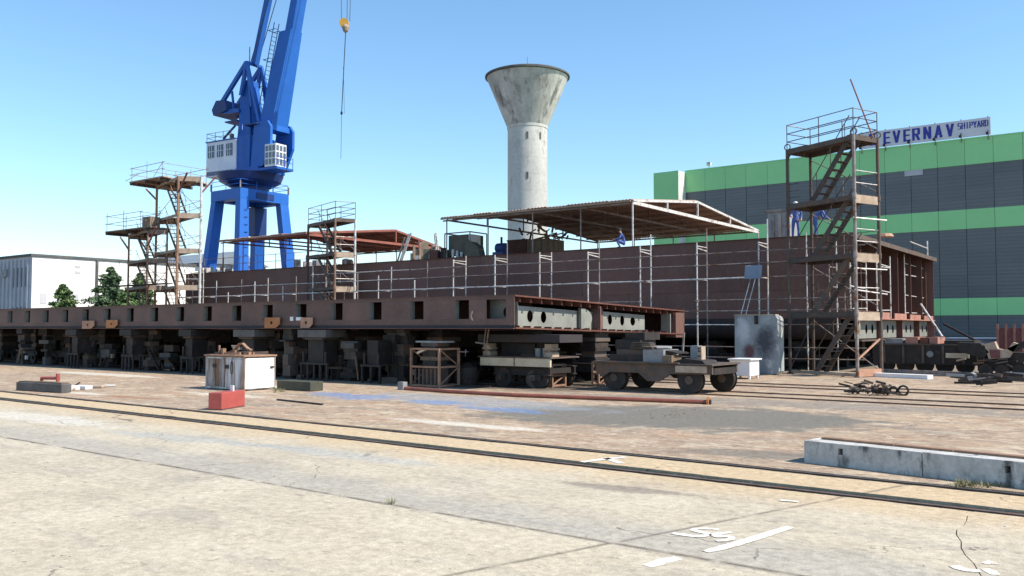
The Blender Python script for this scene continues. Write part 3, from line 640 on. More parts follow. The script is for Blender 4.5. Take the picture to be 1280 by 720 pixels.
# low trolley with pale timber beam
a = PY(603, 470, 24.0); b = PY(690, 470, 24.0)
t = bogie_proto('timber_trolley', 'low rail trolley with pale timber side beam under the open corner of the section', (a.x + b.x) / 2, 24.8, .9, 'brown', 2.0, 1.3, .30)
MB().box(a.x, 23.88, .72, (a.x + b.x) / 2 - .03, 23.97, .99).build('timber_beam', 'paletimber', t)
MB().box((a.x + b.x) / 2 + .03, 23.88, .72, b.x, 23.97, .99).build('timber_beam', 'paletimber', t)
MB().box(a.x - .1, 23.86, .995, b.x + .05, 25.6, 1.04).build('top_plate', 'brown', t)
for xx, s in ((a.x + .1, .16), (b.x - .22, .17)):
    z = 1.042
    for k, h in enumerate((.15, .07, .06, .14)):
        ss = s * (1.0, .6, 1.2, .8)[k]; MB().box(xx - ss, 24.1, z, xx + ss, 24.5, z + h).build('packing_block', ['planksun', 'wood', 'planksun', 'planksun'][k], t); z += h + .002
MB().box(a.x + .45, 24.5, 1.042, b.x - .6, 25.3, 1.5).build('drum_block', 'dark', t)
for xx in (b.x - .75, b.x - .45): MB().tube((xx, 24.3, 1.045), (xx, 24.3, 1.32), .11, 12).build('grey_pot', 'greysteel', t)
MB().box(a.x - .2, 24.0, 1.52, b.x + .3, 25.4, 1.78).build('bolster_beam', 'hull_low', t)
for dx in (0, .12): MB().bar((a.x + .12 + dx, 23.95, 1.46), (a.x + .20 + dx, 23.95, 1.98), .04).build('strap', 'galv_dull', t)
MB().bar((a.x - .25, 23.93, 1.5), (a.x + .35, 23.93, 1.44), .05).build('strap', 'galv_dull', t)
MB().lathe([(.02, .0), (.34, .02), (.42, .28), (.40, .62), (.1, .78), (0.02, .80)], a.x - .62, 23.9, 16).build('round_weight', 'dark', thing('steel_drum', 'dark rounded steel drum left of the low trolley with pale timber', 'drum', (a.x - .62, 23.9, 0)))
tag(MB().bar((a.x - .3, 22.9, .05), (a.x + .9, 23.3, .05), .06).build('loose_beam', 'dark', org=(a.x + .3, 23.1, 0)), 'dark loose beam lying on the ground in front of the pale timber trolley', 'beam')

# open bogie trolley at the right end
bx0, bx1 = -14.75, -10.75
t = thing('bogie_trolley', 'heavy four wheeled trolley standing free past the open end of the low section', 'trolley', (-12.7, 25.4, 0))
for (wx, wy) in ((-14.15, 24.75), (-11.55, 24.75), (-13.95, 26.25), (-11.15, 26.25)):
    w = MB(); w.tube((wx, wy - .08, .42), (wx, wy + .07, .42), .40, 24); w.tube((wx, wy + .07, .42), (wx, wy + .10, .42), .44, 24); wo_ = w.build('wheel', 'dark', t)
    h = MB(); h.tube((wx, wy - .13, .42), (wx, wy + .13, .42), .13, 12); h.build('hub', 'brown', wo_)
    for k in range(6):
        aa = k * math.pi / 3
        pass
for yy in (24.62, 26.38):
    s = -1 if yy < 25.5 else 1
    m_ = MB(); m_.ext([(bx0, yy, .62), (bx0 + .25, yy, .42), (bx0 + .5, yy, .60), (-13.2, yy, .60), (-12.9, yy, .36), (-12.5, yy, .36), (-12.1, yy, .60), (bx1, yy, .62), (bx1, yy, .88), (bx0, yy, .90)], (0, s * .10, 0)); m_.build('side_frame', 'brown', t)
MB().box(-11.9, 24.44, .66, bx1 - .15, 24.515, .86).build('front_beam', 'planksun', t)
MB().box(bx0 - .02, 24.4, .90, -11.8, 26.6, .95).build('deck_plate', 'brown', t)
MB().box(-11.8, 24.42, .875, bx1 + .05, 26.6, .92).build('deck_plate', 'brown', t)
for xx in (bx0 + .1, -12.7, -11.9, bx1 - .1): MB().box(xx - .08, 24.73, .60, xx + .08, 26.37, .80).build('cross_beam', 'dark', t)
MB().ext([(-12.2, 24.6, .922), (-11.0, 24.6, .922), (-11.1, 24.6, 1.02), (-11.7, 24.6, 1.08)], (0, 1.0, 0)).build('tilted_plate', 'dark', t)
for k, (x0_, x1_, z0, z1, mm, yo) in enumerate(((-14.3, -12.9, .95, 1.15, 'dark', 0), (-14.1, -12.7, 1.15, 1.32, 'brown', .1), (-13.05, -12.35, .95, 1.33, 'greysteel', -.1), (-14.2, -13.3, 1.32, 1.62, 'dark', .2), (-13.3, -12.7, 1.335, 1.42, 'greysteel', .15), (-13.9, -13.2, 1.62, 1.86, 'dark', .3))):
    MB().box(x0_, 24.65 + yo, z0 + .002, x1_, 25.7 + yo, z1).build('packing_block', mm, t)
for k in range(5): MB().box(-13.55 + .02 * k, 24.6, 1.345 + .045 * k, -12.75 - .03 * k, 24.95, 1.37 + .045 * k).build('steel_plate', 'brown', t)
MB().box(-12.35, 24.5, .952, -12.05, 25.2, 1.16).build('packing_block', 'wood', t)
MB().ext([(-12.85, 24.7, 1.335), (-11.95, 24.7, 1.20), (-11.95, 24.7, 1.24), (-12.85, 24.7, 1.40)], (0, .8, 0)).build('tilted_plate', 'dark', t)
MB().bar((-12.3, 25.8, 1.2), (-12.25, 25.8, 1.85), .05).build('strap', 'galv_dull', t)
a = PY(863, 432, 25.0); b = PY(877, 458, 25.0)
t = thing('post_box', 'pale square metal post standing on the open bogie trolley', 'post', (a.x, 25.0, .95))
MB().box(a.x, 25.0, .952, b.x - .12, 25.3, a.z).build('post_body', 'greysteel', t); MB().box(b.x - .12, 25.0, .952, b.x, 25.3, a.z - .02).build('post_side', 'planksun', t)
for z in (1.15, 1.3, 1.38): MB().tube((b.x - .06, 24.98, z), (b.x - .06, 24.94, z), .03, 8).build('knob', 'dark', t)
a = PY(878, 462, 26.9)

# ================================================================== MAIN HULL
YH = 41.2; YF = 58.0; ZD = PY(985, 296.5, YH).z; XE_ = PY(1066, 286, YH).x; XW = -63.0
hull = thing('ship_hull', 'tall long brown ship hull under construction behind the scaffolding', 'ship hull', (-37, YH, 0))
zs = [2.45, 3.78, 5.1, ZD - .01]
npl = 9; dx = (XE_ - XW) / npl
for j in range(3):
    off = (.0, .5, .25)[j] * dx
    xx = [XW] + [XW + off + dx * i for i in range(1 if off == 0 else 0, npl)] + [XE_]; xx = sorted(set(round(q, 3) for q in xx))
    for i in range(len(xx) - 1):
        y_ = YH + .004 * ((i + j) % 3)
        MB().box(xx[i] + .006, y_, zs[j] + .005, xx[i + 1] - .006, y_ + .03, zs[j + 1] - .005).build('shell_plate', 'hull', hull)
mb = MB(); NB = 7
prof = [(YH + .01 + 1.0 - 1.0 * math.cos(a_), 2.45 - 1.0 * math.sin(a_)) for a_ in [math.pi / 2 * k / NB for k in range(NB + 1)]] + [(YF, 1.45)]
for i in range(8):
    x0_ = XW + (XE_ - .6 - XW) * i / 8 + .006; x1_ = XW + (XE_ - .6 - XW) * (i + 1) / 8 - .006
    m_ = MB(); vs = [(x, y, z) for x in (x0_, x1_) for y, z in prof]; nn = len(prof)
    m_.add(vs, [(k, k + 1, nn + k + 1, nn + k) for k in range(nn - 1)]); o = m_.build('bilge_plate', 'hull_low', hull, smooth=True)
MB().box(XW, YH + .035, ZD - .02, XE_ - .002, YF, ZD + .012).build('deck_plate', 'hull', hull)
MB().box(XW, YH - .06, ZD + .0, XE_ + .02, YH + .033, ZD + .03).build('deck_edge_bar', 'hull_red', hull)
MB().box(XW, YF, 1.45, XE_ + .1, YF + .03, ZD - .02).build('far_side_plate', 'hull', hull)
MB().box(XW - .03, YH + .04, 1.47, XW - .002, YF, ZD - .03).build('end_plate', 'hull', hull)
XB = XE_ - 1.6
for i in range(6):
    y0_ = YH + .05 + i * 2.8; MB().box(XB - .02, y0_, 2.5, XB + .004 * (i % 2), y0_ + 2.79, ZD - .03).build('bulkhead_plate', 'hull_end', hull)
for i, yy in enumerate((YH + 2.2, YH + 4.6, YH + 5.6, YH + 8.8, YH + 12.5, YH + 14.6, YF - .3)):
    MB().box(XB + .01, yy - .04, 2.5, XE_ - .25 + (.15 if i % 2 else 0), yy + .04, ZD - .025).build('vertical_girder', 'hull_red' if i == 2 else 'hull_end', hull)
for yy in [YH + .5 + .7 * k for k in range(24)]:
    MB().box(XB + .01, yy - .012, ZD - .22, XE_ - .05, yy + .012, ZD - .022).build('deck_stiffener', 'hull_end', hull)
MB().box(XB - .3, YH + .05, 2.42, XE_ + .15, YF + .02, 2.47).build('tank_top_plate', 'ledge', hull)
for k in range(5):
    yy = YH + .3 + k * 3.5; MB().box(XE_ + .0, yy, 2.472, XE_ + .05, yy + 2.6, 2.80 - .02 * k).build('edge_coaming', 'ledge', hull)
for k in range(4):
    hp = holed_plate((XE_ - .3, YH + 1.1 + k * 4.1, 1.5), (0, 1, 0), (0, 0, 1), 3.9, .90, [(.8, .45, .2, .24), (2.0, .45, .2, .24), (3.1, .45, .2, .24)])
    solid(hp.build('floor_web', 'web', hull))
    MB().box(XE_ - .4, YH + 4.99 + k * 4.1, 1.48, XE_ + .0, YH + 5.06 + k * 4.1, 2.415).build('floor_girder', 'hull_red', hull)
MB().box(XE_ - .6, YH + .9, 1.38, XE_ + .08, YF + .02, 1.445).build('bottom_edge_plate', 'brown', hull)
# deck overhang at the end, slanting to the far side
dk = MB(); dk.ext([(XE_, YH - .06, ZD - .02), (XE_ + .25, YF + .15, ZD - .10), (XE_ - .2, YF + .15, ZD - .02), (XB, YH + .1, ZD - .02)], (0, 0, .06)); dk.build('deck_overhang', 'hull', hull)
MB().bar((XE_ + .02, YH, ZD - .07), (XE_ + .26, YF + .15, ZD - .17), .06, .22).build('overhang_edge', 'brown', hull)

# ---- packing and trolleys under the main hull
t0 = bogie_proto('hull_trolley', 'x', -14.0, 42.6, 1.36, 'dark', 2.6, 1.5, .36); t0['group'] = 'bogie trolleys under the tall hull'
lab = 'dark trolley under the tall hull, %s from its open end, %s row'
t0['label'] = lab % ('first', 'near')
for row, (yy, nm) in enumerate(((42.8, 'near'), (49.5, 'middle'), (55.5, 'far'))):
    for k in range(9):
        if row == 0 and k == 0: continue
        dup(t0, (-14.0 - 4.6 * k, yy, 0), 0, lab % (ordinal(k), nm), 'bogie trolleys under the tall hull')

for yy, z0_, z1_, nm in ((52.5, .25, 1.40, 'far'), (46.3, .55, 1.38, 'middle')):  # added dark beams that stop light and blacken the space under the hull
    t = thing('hull_light_blocker', 'dark beam added to close off light under the tall hull, %s row between the trolleys' % nm, 'beam', (-35, yy, 0))
    for k in range(8):
        x1_ = -12.2 - 5.8 * k; MB().box(x1_ - 5.7, yy, z0_, x1_, yy + .5, z1_).build('beam_length', 'dark', t)
        for q in (.8, 4.6): MB().box(x1_ - q - .4, yy + .05, 0, x1_ - q, yy + .45, z0_ - .002).build('foot', 'dark', t)
for yy, z0_, z1_, nm in ((26.9, 1.25, 1.96, 'near'), (30.2, 1.05, 1.80, 'far')):  # added beams that cut the upper light beneath the low section
    t = thing('section_light_blocker', 'dark beam added to block light under the low section, %s row between the trolleys' % nm, 'beam', (-45, yy, 0))
    for k in range(9):
        x1_ = -18.3 - 6.3 * k; MB().box(x1_ - 6.2, yy, z0_, x1_, yy + .4, z1_).build('beam_length', 'dark', t)
        for q in (1.0, 5.0): MB().box(x1_ - q - .25, yy + .05, 0, x1_ - q, yy + .35, z0_ - .002).build('leg', 'dark', t)
# ================================================================== SCAFFOLD ALONG THE HULL
BAY = 3.07; YO, YI = 39.35, 40.5
sc = thing('scaffold', 'long tube scaffolding with horizontal pipes standing along the tall hull side', 'scaffold', (-37, YO, 0))
sx = [-14.9 - BAY * k for k in range(16)]
for k, x in enumerate(sx):
    so = MB(); zt = 6.0 + (.12 if k % 3 else 0)
    if k > 6: zt = (5.3, 4.6, 6.2, 4.9)[k % 4]
    so.tube((x, YO, .06), (x, YO, zt), .036, 8); so.tube((x, YO, 0), (x, YO, .03), .075, 8)
    for z in (1.0, 2.15, 3.3, 4.34, 5.0, 5.55):
        if z < zt: so.tube((x, YO, z - .05), (x, YO, z + .05), .056, 8)
    so.build('standard', 'galv', sc)
    zt2 = [7.15, 6.9, 6.8, 6.7, 6.2, 6.9, 6.3, 6.1, 5.9][k] if k < 9 else 5.6
    si = MB(); si.tube((x, YI, .06), (x, YI, zt2), .034, 8); si.tube((x, YI, 0), (x, YI, .03), .075, 8); si.build('standard', 'galv_dull' if k % 2 else 'galv', sc)
    for z in ((2.15, 4.34, 5.95) if k < 7 else (2.15, 4.34)):
        MB().tube((x, YO, z), (x, YI, z), .024, 6).build('transom', 'galv', sc)
    if k < 7:
        MB().bar((x, YO + .02, 5.86), (x, YI - .02, 5.78), .03, .05).build('bracket', 'galv', sc)
for i in range(len(sx) - 1):
    x1_, x0_ = sx[i], sx[i + 1]
    for z in (.62, 1.12, 2.15, 2.8, 3.32, 4.34, 5.0, 5.55):
        if z < 2.5 and i > 6: continue
        if z in (3.32,) and i % 2: continue
        if z == 5.55 and i > 9: continue
        m_ = 'galv' if z in (4.34, 2.15) or (i > 6 and z > 3) else 'galv_dull'
        dz = .012 * math.sin(i * 2.1 + z)
        MB().tube((x0_ - .1, YO - .05, z + dz), (x1_ + .1, YO - .05, z - dz), .028 if z != 4.34 else .04, 6).build('ledger', m_, sc)
    if i in (2, 6):
        pass
# last bay towards the stair tower, to the hull end
for z in (.62, 1.12, 2.15, 2.8, 3.32, 4.34, 5.0, 5.55):
    MB().tube((-15.0, YO - .05, z), (-10.2, YO - .05, z + .02), .024, 6).build('ledger', 'galv_dull', sc)
for x in (-12.7, -11.4):
    so = MB(); so.tube((x, YO, 0), (x, YO, 6.3), .026, 8); 
    for z in (1.0, 2.1, 3.0, 4.2, 5.2): so.tube((x, YO, z - .1), (x, YO, z + .1), .045, 8)
    so.build('standard', 'galv', sc)
# ladder frames inside the open end
for (p0, p1, yt, yb, Xp) in ((1130, 1161, 318, 399, XE_ - .4), (1062, 1082, 318, 396, XE_ + .2), (1095, 1112, 316, 396, XE_ + .1)):
    a = PX(p0, yt, Xp); b = PX(p1, yt, Xp); zb = 2.5
    f = thing('ladder_tower', {1130: 'pale ladder like scaffold frame inside the open hull end, right hand one', 1062: 'pale ladder like scaffold frame behind the near post of the stair tower', 1095: 'pale ladder like scaffold frame right of the stair tower, middle one of three'}[p0], 'ladder scaffold', (a.x, a.y, zb))
    for q in (a, b): 
        MB().tube((q.x, q.y, zb), (q.x, q.y, a.z), .035, 8).build('standard', 'galv', f)
        MB().tube((q.x - .9, q.y, zb), (q.x - .9, q.y, a.z - .4), .03, 8).build('standard', 'galv_dull', f)
    for k, z in enumerate((zb + .35, zb + 1.35, zb + 2.5, a.z - .5)):
        MB().tube((a.x, a.y, z), (b.x, b.y, z + .05 * (-1) ** k), .028, 6).build('rung', 'galv', f)
        if k % 2: MB().tube((a.x - .9, a.y, z), (b.x - .9, b.y, z), .028, 6).build('rung', 'galv_dull', f)

# hopper plate hung on the outer standard with two legs
a = PY(932, 333, YO - .3); b = PY(952, 348, YO - .3)
t = thing('hopper_chute', 'slanted pale blue steel chute on two thin stays, hung on the scaffolding', 'chute', (a.x, YO - .3, b.z))
MB().ext([(a.x + .06, YO - .5, a.z), (b.x + .1, YO - .5, a.z), (b.x, YO - .35, b.z), (a.x - .06, YO - .35, b.z)], (0, .03, .02)).build('sheet', 'bluegrey', t)
for px in (938, 944):
    p = PY(px, 349, YO - .4); q = PY(px - 12, 394, YO - 1.4); MB().tube(p, q, .022, 6).build('stay', 'galv', t)

# ================================================================== STAIR TOWERS
def stair_tower(name, label, A, B, C, levels, mdeck='brown', mpost='brown', guard=True, msun='planksun', zbase=0, overhang=0.12, flights=True, post_r=.068, flip=False, nz=None, side_rails=True, bm='galv_dull', cm=None, mfl='brown'):
    A, B, C = Vector(A), Vector(B), Vector(C); D = A + C - B
    t = thing(name, label, 'scaffold tower', (B.x, B.y, 0))
    eu = (A - B); Lu = eu.length; eu.normalize(); ev = (C - B); Lv = ev.length; ev.normalize()
    top = levels[-1]
    for i, P in enumerate((A, B, C, D)):
        m_ = MB(); m_.tube((P.x, P.y, zbase), (P.x, P.y, top + .02), post_r, 10); m_.tube((P.x, P.y, zbase), (P.x, P.y, zbase + .05), post_r * 2.2, 8)
        for z in levels[:-1]: m_.tube((P.x, P.y, z - .18), (P.x, P.y, z + .06), post_r * 1.35, 8)
        m_.build('post', bm if i == 1 else (cm or mpost) if i == 2 else mpost, t)
    def Pt(u, v, z): q = B + eu * (u * Lu) + ev * (v * Lv); return Vector((q.x, q.y, z))
    for li, z in enumerate(levels):
        th = .20
        # perimeter beams
        for (p, q, nm, mm) in ((Pt(0, 0, z), Pt(1, 0, z), 'front_beam', mdeck), (Pt(0, 1, z), Pt(1, 1, z), 'rear_beam', mdeck), (Pt(0, 0, z), Pt(0, 1, z), 'end_beam', msun if li < len(levels) - 1 else mdeck), (Pt(1, 0, z), Pt(1, 1, z), 'end_beam', mdeck)):
            d = (q - p).normalized() * (post_r + .004)
            hh = .34 if nm == 'end_beam' and mm == msun else th
            MB().bar(p + d + Vector((0, 0, -hh / 2)), q - d + Vector((0, 0, -hh / 2)), .06, hh).build(nm, mm, t)
        # deck planks: full on the left 30 % and back half so that the stair well is open
        np_ = 4
        for k in range(np_):
            v0 = k / np_ + .01; v1 = (k + 1) / np_ - .01
            for (u0, u1) in (((.0, 1.0),) if (li == len(levels) - 1 and k > 1) or k > 2 else ((.68, 1.0), (0.0, .10))):
                c = Pt((u0 + u1) / 2, (v0 + v1) / 2, 0)
                MB().obox((c.x, c.y), (eu.x, eu.y), (ev.x, ev.y), (u1 - u0) * Lu - .02, (v1 - v0) * Lv, z + .003, z + .04).build('deck_plank', mdeck, t)
        # curved gussets under the deck
        for (u, s) in ((0, 1), (1, -1)):
            p = Pt(u, 0, z - th); e = eu * s * .28
            MB().ext([p + Vector((0, 0, 0)), p + Vector((e.x, e.y, 0)), p + Vector((e.x * .45, e.y * .45, -.12)), p + Vector((e.x * .22, e.y * .22, -.3)), p + Vector((0, 0, -.34))], (ev.x * .03, ev.y * .03, 0)).build('gusset', mdeck, t)
    if flights:
        lv = [zbase] + levels
        for i in range(len(lv) - 1):
            z0, z1 = lv[i] + .05, lv[i + 1]
            for v in (.14, .58):
                p = Pt(.66, v, z0); q = Pt(.10, v, z1 + .02)
                if flip: p = Pt(.2, v, z0); q = Pt(.75, v, z1)
                MB().bar(p, q, .05, .22).build('stringer', mfl, t)
            nt = 8
            for k in range(1, nt):
                f_ = k / nt
                ua = (.66 + (.10 - .66) * f_) if not flip else (.2 + .55 * f_)
                z = z0 + (z1 - z0) * f_; c = Pt(ua, .36, 0)
                MB().obox((c.x, c.y), (eu.x, eu.y), (ev.x, ev.y), .24, .42 * Lv, z - .02, z + .02).build('tread', mfl, t)
            for v in (.14, .58):
                p = Pt(.66, v, z0) if not flip else Pt(.2, v, z0); q = Pt(.10, v, z1) if not flip else Pt(.75, v, z1)
                up_ = Vector((0, 0, .9)); MB().tube(p + up_, q + up_, .02, 6).build('hand_rail', mpost, t)
                for f_ in (.12, .5, .88): c = p.lerp(q, f_); MB().tube(c, c + up_, .016, 6).build('rail_post', mpost, t)
            if i % 2 == 0: MB().tube(Pt(1, 0, lv[i] + .2), Pt(1, 1, z1 - .3), .022, 6).build('brace', mpost, t)
            MB().tube(Pt(0, 1, lv[i] + .2), Pt(1, 1, z1 - .3), .022, 6).build('brace', 'galv_dull', t)
            if nz is None or i >= nz:
                for v in (.14,):
                    pass
                    p = Pt(.66, v, z0 + .9) if not flip else Pt(.2, v, z0 + .9); q = Pt(.10, v, z1 + .9) if not flip else Pt(.75, v, z1 + .9)
    # guard rails
    if guard:
        z = top
        for (p, q) in ((Pt(0, 0, z), Pt(1, 0, z)), (Pt(0, 1, z), Pt(1, 1, z)), (Pt(0, 0, z), Pt(0, 1, z)), (Pt(1, 0, z), Pt(1, 1, z))):
            for h in (.36, .72, 1.1):
                MB().tube(p + Vector((0, 0, h)), q + Vector((0, 0, h)), .02, 6).build('guard_rail', mpost if h != 1.1 else 'galv_dull', t)
        for (u, v) in ((0, 0), (.5, 0), (1, 0), (1, 1), (.5, 1), (0, 1)):
            MB().tube(Pt(u, v, z), Pt(u, v, z + 1.12), .02, 6).build('guard_post', mpost, t)
    if side_rails:
        for z in levels[:-1]:
            for h in (.5, 1.0):
                MB().tube(Pt(0, 0, z + h), Pt(0, 1, z + h), .02, 6).build('guard_rail', 'galv', t)
                MB().tube(Pt(0, 1, z + h), Pt(1, 1, z + h), .018, 6).build('guard_rail', 'galv_dull', t)
            MB().tube(Pt(.5, 1, z), Pt(.5, 1, z + 1), .018, 6).build('guard_post', 'galv_dull', t)
            for k in range(3):
                MB().tube(Pt(1.0 - .0, 0, z + .3 + .3 * k), Pt(.82, 0, z + .3 + .3 * k), .016, 6).build('guard_rail', mpost, t)
    return t, Pt
B_ = Vector(G(1072, 472)); B_.z = 0
dB = ray(987, 410); A_ = None
# left post: on its sight line, 3.5 m away
k_ = (B_.y + 1.55) / dB.y; A_ = Vector((dB.x * k_, dB.y * k_, 0))
dC = ray(1101, 410); k_ = (B_.y + 1.4) / dC.y; C_ = Vector((dC.x * k_, dC.y * k_, 0))
dist = math.hypot(B_.x, B_.y) * math.cos(math.atan((1072 - 640) / FPX)); mpp = dist / FPX
lv = [HC + (410 - y) * mpp for y in (390, 316, 242, 166)]
tw, Pt = stair_tower('stair_tower', 'tall brown stair tower with four zigzag landings at the right end of the hull', A_, B_, C_, lv, flights=True)
p = Pt(-.02, .75, lv[-1]); q = PY(1063, 99, p.y - .2)
MB().tube((p.x, p.y, p.z), (q.x, q.y, q.z), .03, 8).build('leaning_pole', 'redsteel', tw)
for (u, v) in ((0, 0), (1, 0), (0, 1)):     # lifting eyes
    c = Pt(u, v, lv[-1] + .14); 
    MB().path([c + Vector((.13 * math.cos(a_), .05, .13 * math.sin(a_))) for a_ in [math.pi * 2 * k / 10 for k in range(11)]], .025, 6).build('lifting_eye', 'brown', tw)
for k, (u0, v0, u1, v1, z, dz) in enumerate(((0, -.05, -.08, 1.08, lv[2] - .95, -.05), (0, -.05, -.05, 1.15, lv[1] - .62, -.02), (0, -.05, 0, 1.3, lv[0] + .9, -.15))):
    MB().tube(Pt(u0, v0, z), Pt(u1, v1, z + dz), .03, 6).build('loose_rail', 'galv', tw)
MB().bar(Pt(0, .05, .75), Pt(0, .95, 1.55), .06).build('brace', 'pinkish', tw)
MB().bar(Pt(0, 0, .18), Pt(0, 1, .18), .08, .3).build('base_beam', 'pinkish', tw)
MB().bar(Pt(0, .02, .10), Pt(1, .02, .10), .10, .14).build('base_beam', 'planksun', tw)
c = Pt(0, .12, lv[0] - .35)
tag(MB().path([c + Vector((.0, .11 * math.sin(a_), -.35 - .22 * math.cos(a_) - (.0))) for a_ in [math.pi * 2 * k / 12 for k in range(13)]] + [c], .016, 6).build('rope_loop', 'hemp', org=c), 'pale rope loop hanging from the lowest landing of the tall stair tower', 'rope')

def tower_from_px(name, label, pa, pb, pc, Y, ys, **kw):
    Bp = PY(pb, 400, Y); dA = ray(pa, 410); ka = (Y + 1.3) / dA.y; dC = ray(pc, 410); kc = (Y + 1.2) / dC.y
    A1 = Vector((dA.x * ka, dA.y * ka, 0)); C1 = Vector((dC.x * kc, dC.y * kc, 0)); Bp.z = 0
    lv = [PY(pb, y, Y).z for y in ys]
    return stair_tower(name, label, A1, Bp, C1, lv, **kw) + (lv,)
tm, Ptm, lvm = tower_from_px('stair_tower', 'smaller rusty stair tower with guard rails, in the middle of the hull', 384, 418, 443, 38.3, (399, 358, 315, 273), mdeck='brown', mpost='brown', flip=True, post_r=.07, bm='rusty', cm='galv', mfl='brown')
ta, Pta, lva = tower_from_px('scaffold_tower', 'taller rusty scaffold tower with a wide top platform, left of the blue crane', 193, 220, 249, 37.5, (399, 357, 311, 267, 221), mdeck='planksun', mpost='rusty', flip=True, guard=False, post_r=.09, bm='rusty', cm='galv', mfl='brown', msun='planksun')
tb, Ptb, lvb = tower_from_px('scaffold_tower', 'lower scaffold tower with a cantilevered platform, leftmost of all the towers', 159, 183, 207, 37.0, (399, 357, 323, 287), mdeck='plank', mpost='rusty', flip=True, guard=False, post_r=.075, bm='rusty', mfl='brown', msun='plank')
# cantilevered top platforms
def platform(t, pts_px, Y0, Y1, z, m1, th=.16, nb=9):
    a = PY(pts_px[0], 300, Y0); b = PY(pts_px[1], 300, Y1)
    for k in range(nb):
        y0 = Y0 + (Y1 - Y0) * k / nb; y1 = Y0 + (Y1 - Y0) * (k + 1) / nb - .03
        e0 = .18 * math.sin(k * 2.7); e1 = .22 * math.sin(k * 1.9 + 1)
        MB().box(a.x + e0, y0, z + .12, b.x + e1, y1, z + .20).build('deck_plank', m1, t)
    for xx in (a.x + .3, (a.x + b.x) / 2, b.x - .3): MB().bar((xx, Y0 - .1, z + .0), (xx, Y1 + .1, z + .0), .09, .22).build('deck_beam', 'brown', t)
    return a, b
z = lva[-1]; a, b = platform(ta, (160, 259), 37.3, 41.3, z, 'planksun')
for (u, v, du, dv) in ((1, 0, .55, 0), (1, 1, .42, 0), (0, 0, -.38, 0), (0, 1, 0, .6)):
    MB().bar(Pta(u, v, z - 1.2), Pta(u + du, v + dv, z + .02), .10).build('knee_brace', 'redsteel', ta)
def guards(t, x0, x1, Y0, Y1, z, mm='galv_dull', hs=(.5, 1.0), step=2.0, wobb=.08):
    n_ = max(1, int((x1 - x0) / step))
    for Y in (Y0, Y1):
        for k in range(n_ + 1):
            x = x0 + (x1 - x0) * k / n_; MB().tube((x, Y, z), (x + wobb * math.sin(k * 3), Y, z + hs[-1] + .35 * abs(math.sin(k * 5 + Y))), .024, 6).build('guard_post', mm, t)
        for h in hs: MB().tube((x0 - .3, Y, z + h), (x1 + .3, Y, z + h + .06), .022, 6).build('guard_rail', mm, t)
    for x in (x0, x1):
        for h in hs: MB().tube((x, Y0, z + h), (x, Y1, z + h), .022, 6).build('guard_rail', mm, t)
guards(ta, a.x + .2, b.x - .1, 37.4, 41.2, z + .18, hs=(.55, 1.05))
MB().tube((a.x - .5, 37.3, z + .3), (a.x + 1.6, 37.3, z + .75), .025).build('loose_pole', 'galv', ta)
MB().tube((b.x - 1.2, 37.35, z + .25), (b.x + .1, 37.35, z + 1.35), .025).build('loose_pole', 'galv', ta)
z = lvb[-1]; a, b = platform(tb, (131, 212), 36.8, 38.6, z, 'plank', nb=5)
for (u, v, du, dv) in ((1, 0, .5, 0), (1, 1, .5, 0), (0, 0, -.4, 0)):
    MB().bar(Ptb(u, v, z - 1.2), Ptb(u + du, v + dv, z + .02), .10).build('knee_brace', 'redsteel', tb)
guards(tb, a.x + .1, b.x - 1.2, 36.9, 38.5, z + .18, hs=(.6, 1.2))
MB().box(b.x - 2.0, 37.5, z + .18, b.x - .9, 38.3, z + 1.1).build('kit_box', 'plank', tb)
z = PY(150, 357, 36.6).z; a = PY(131, 300, 36.6); b = PY(212, 300, 36.6)
for k in range(2): MB().box(a.x, 36.3 + .32 * k, z - .07, b.x, 36.6 + .32 * k, z).build('walkway_plank', 'dark', tb)
MB().box(a.x + 6.0, 38.0, z - 3.0, a.x + 7.6, 38.8, z - 2.9).build('shelf', 'redsteel', tb)

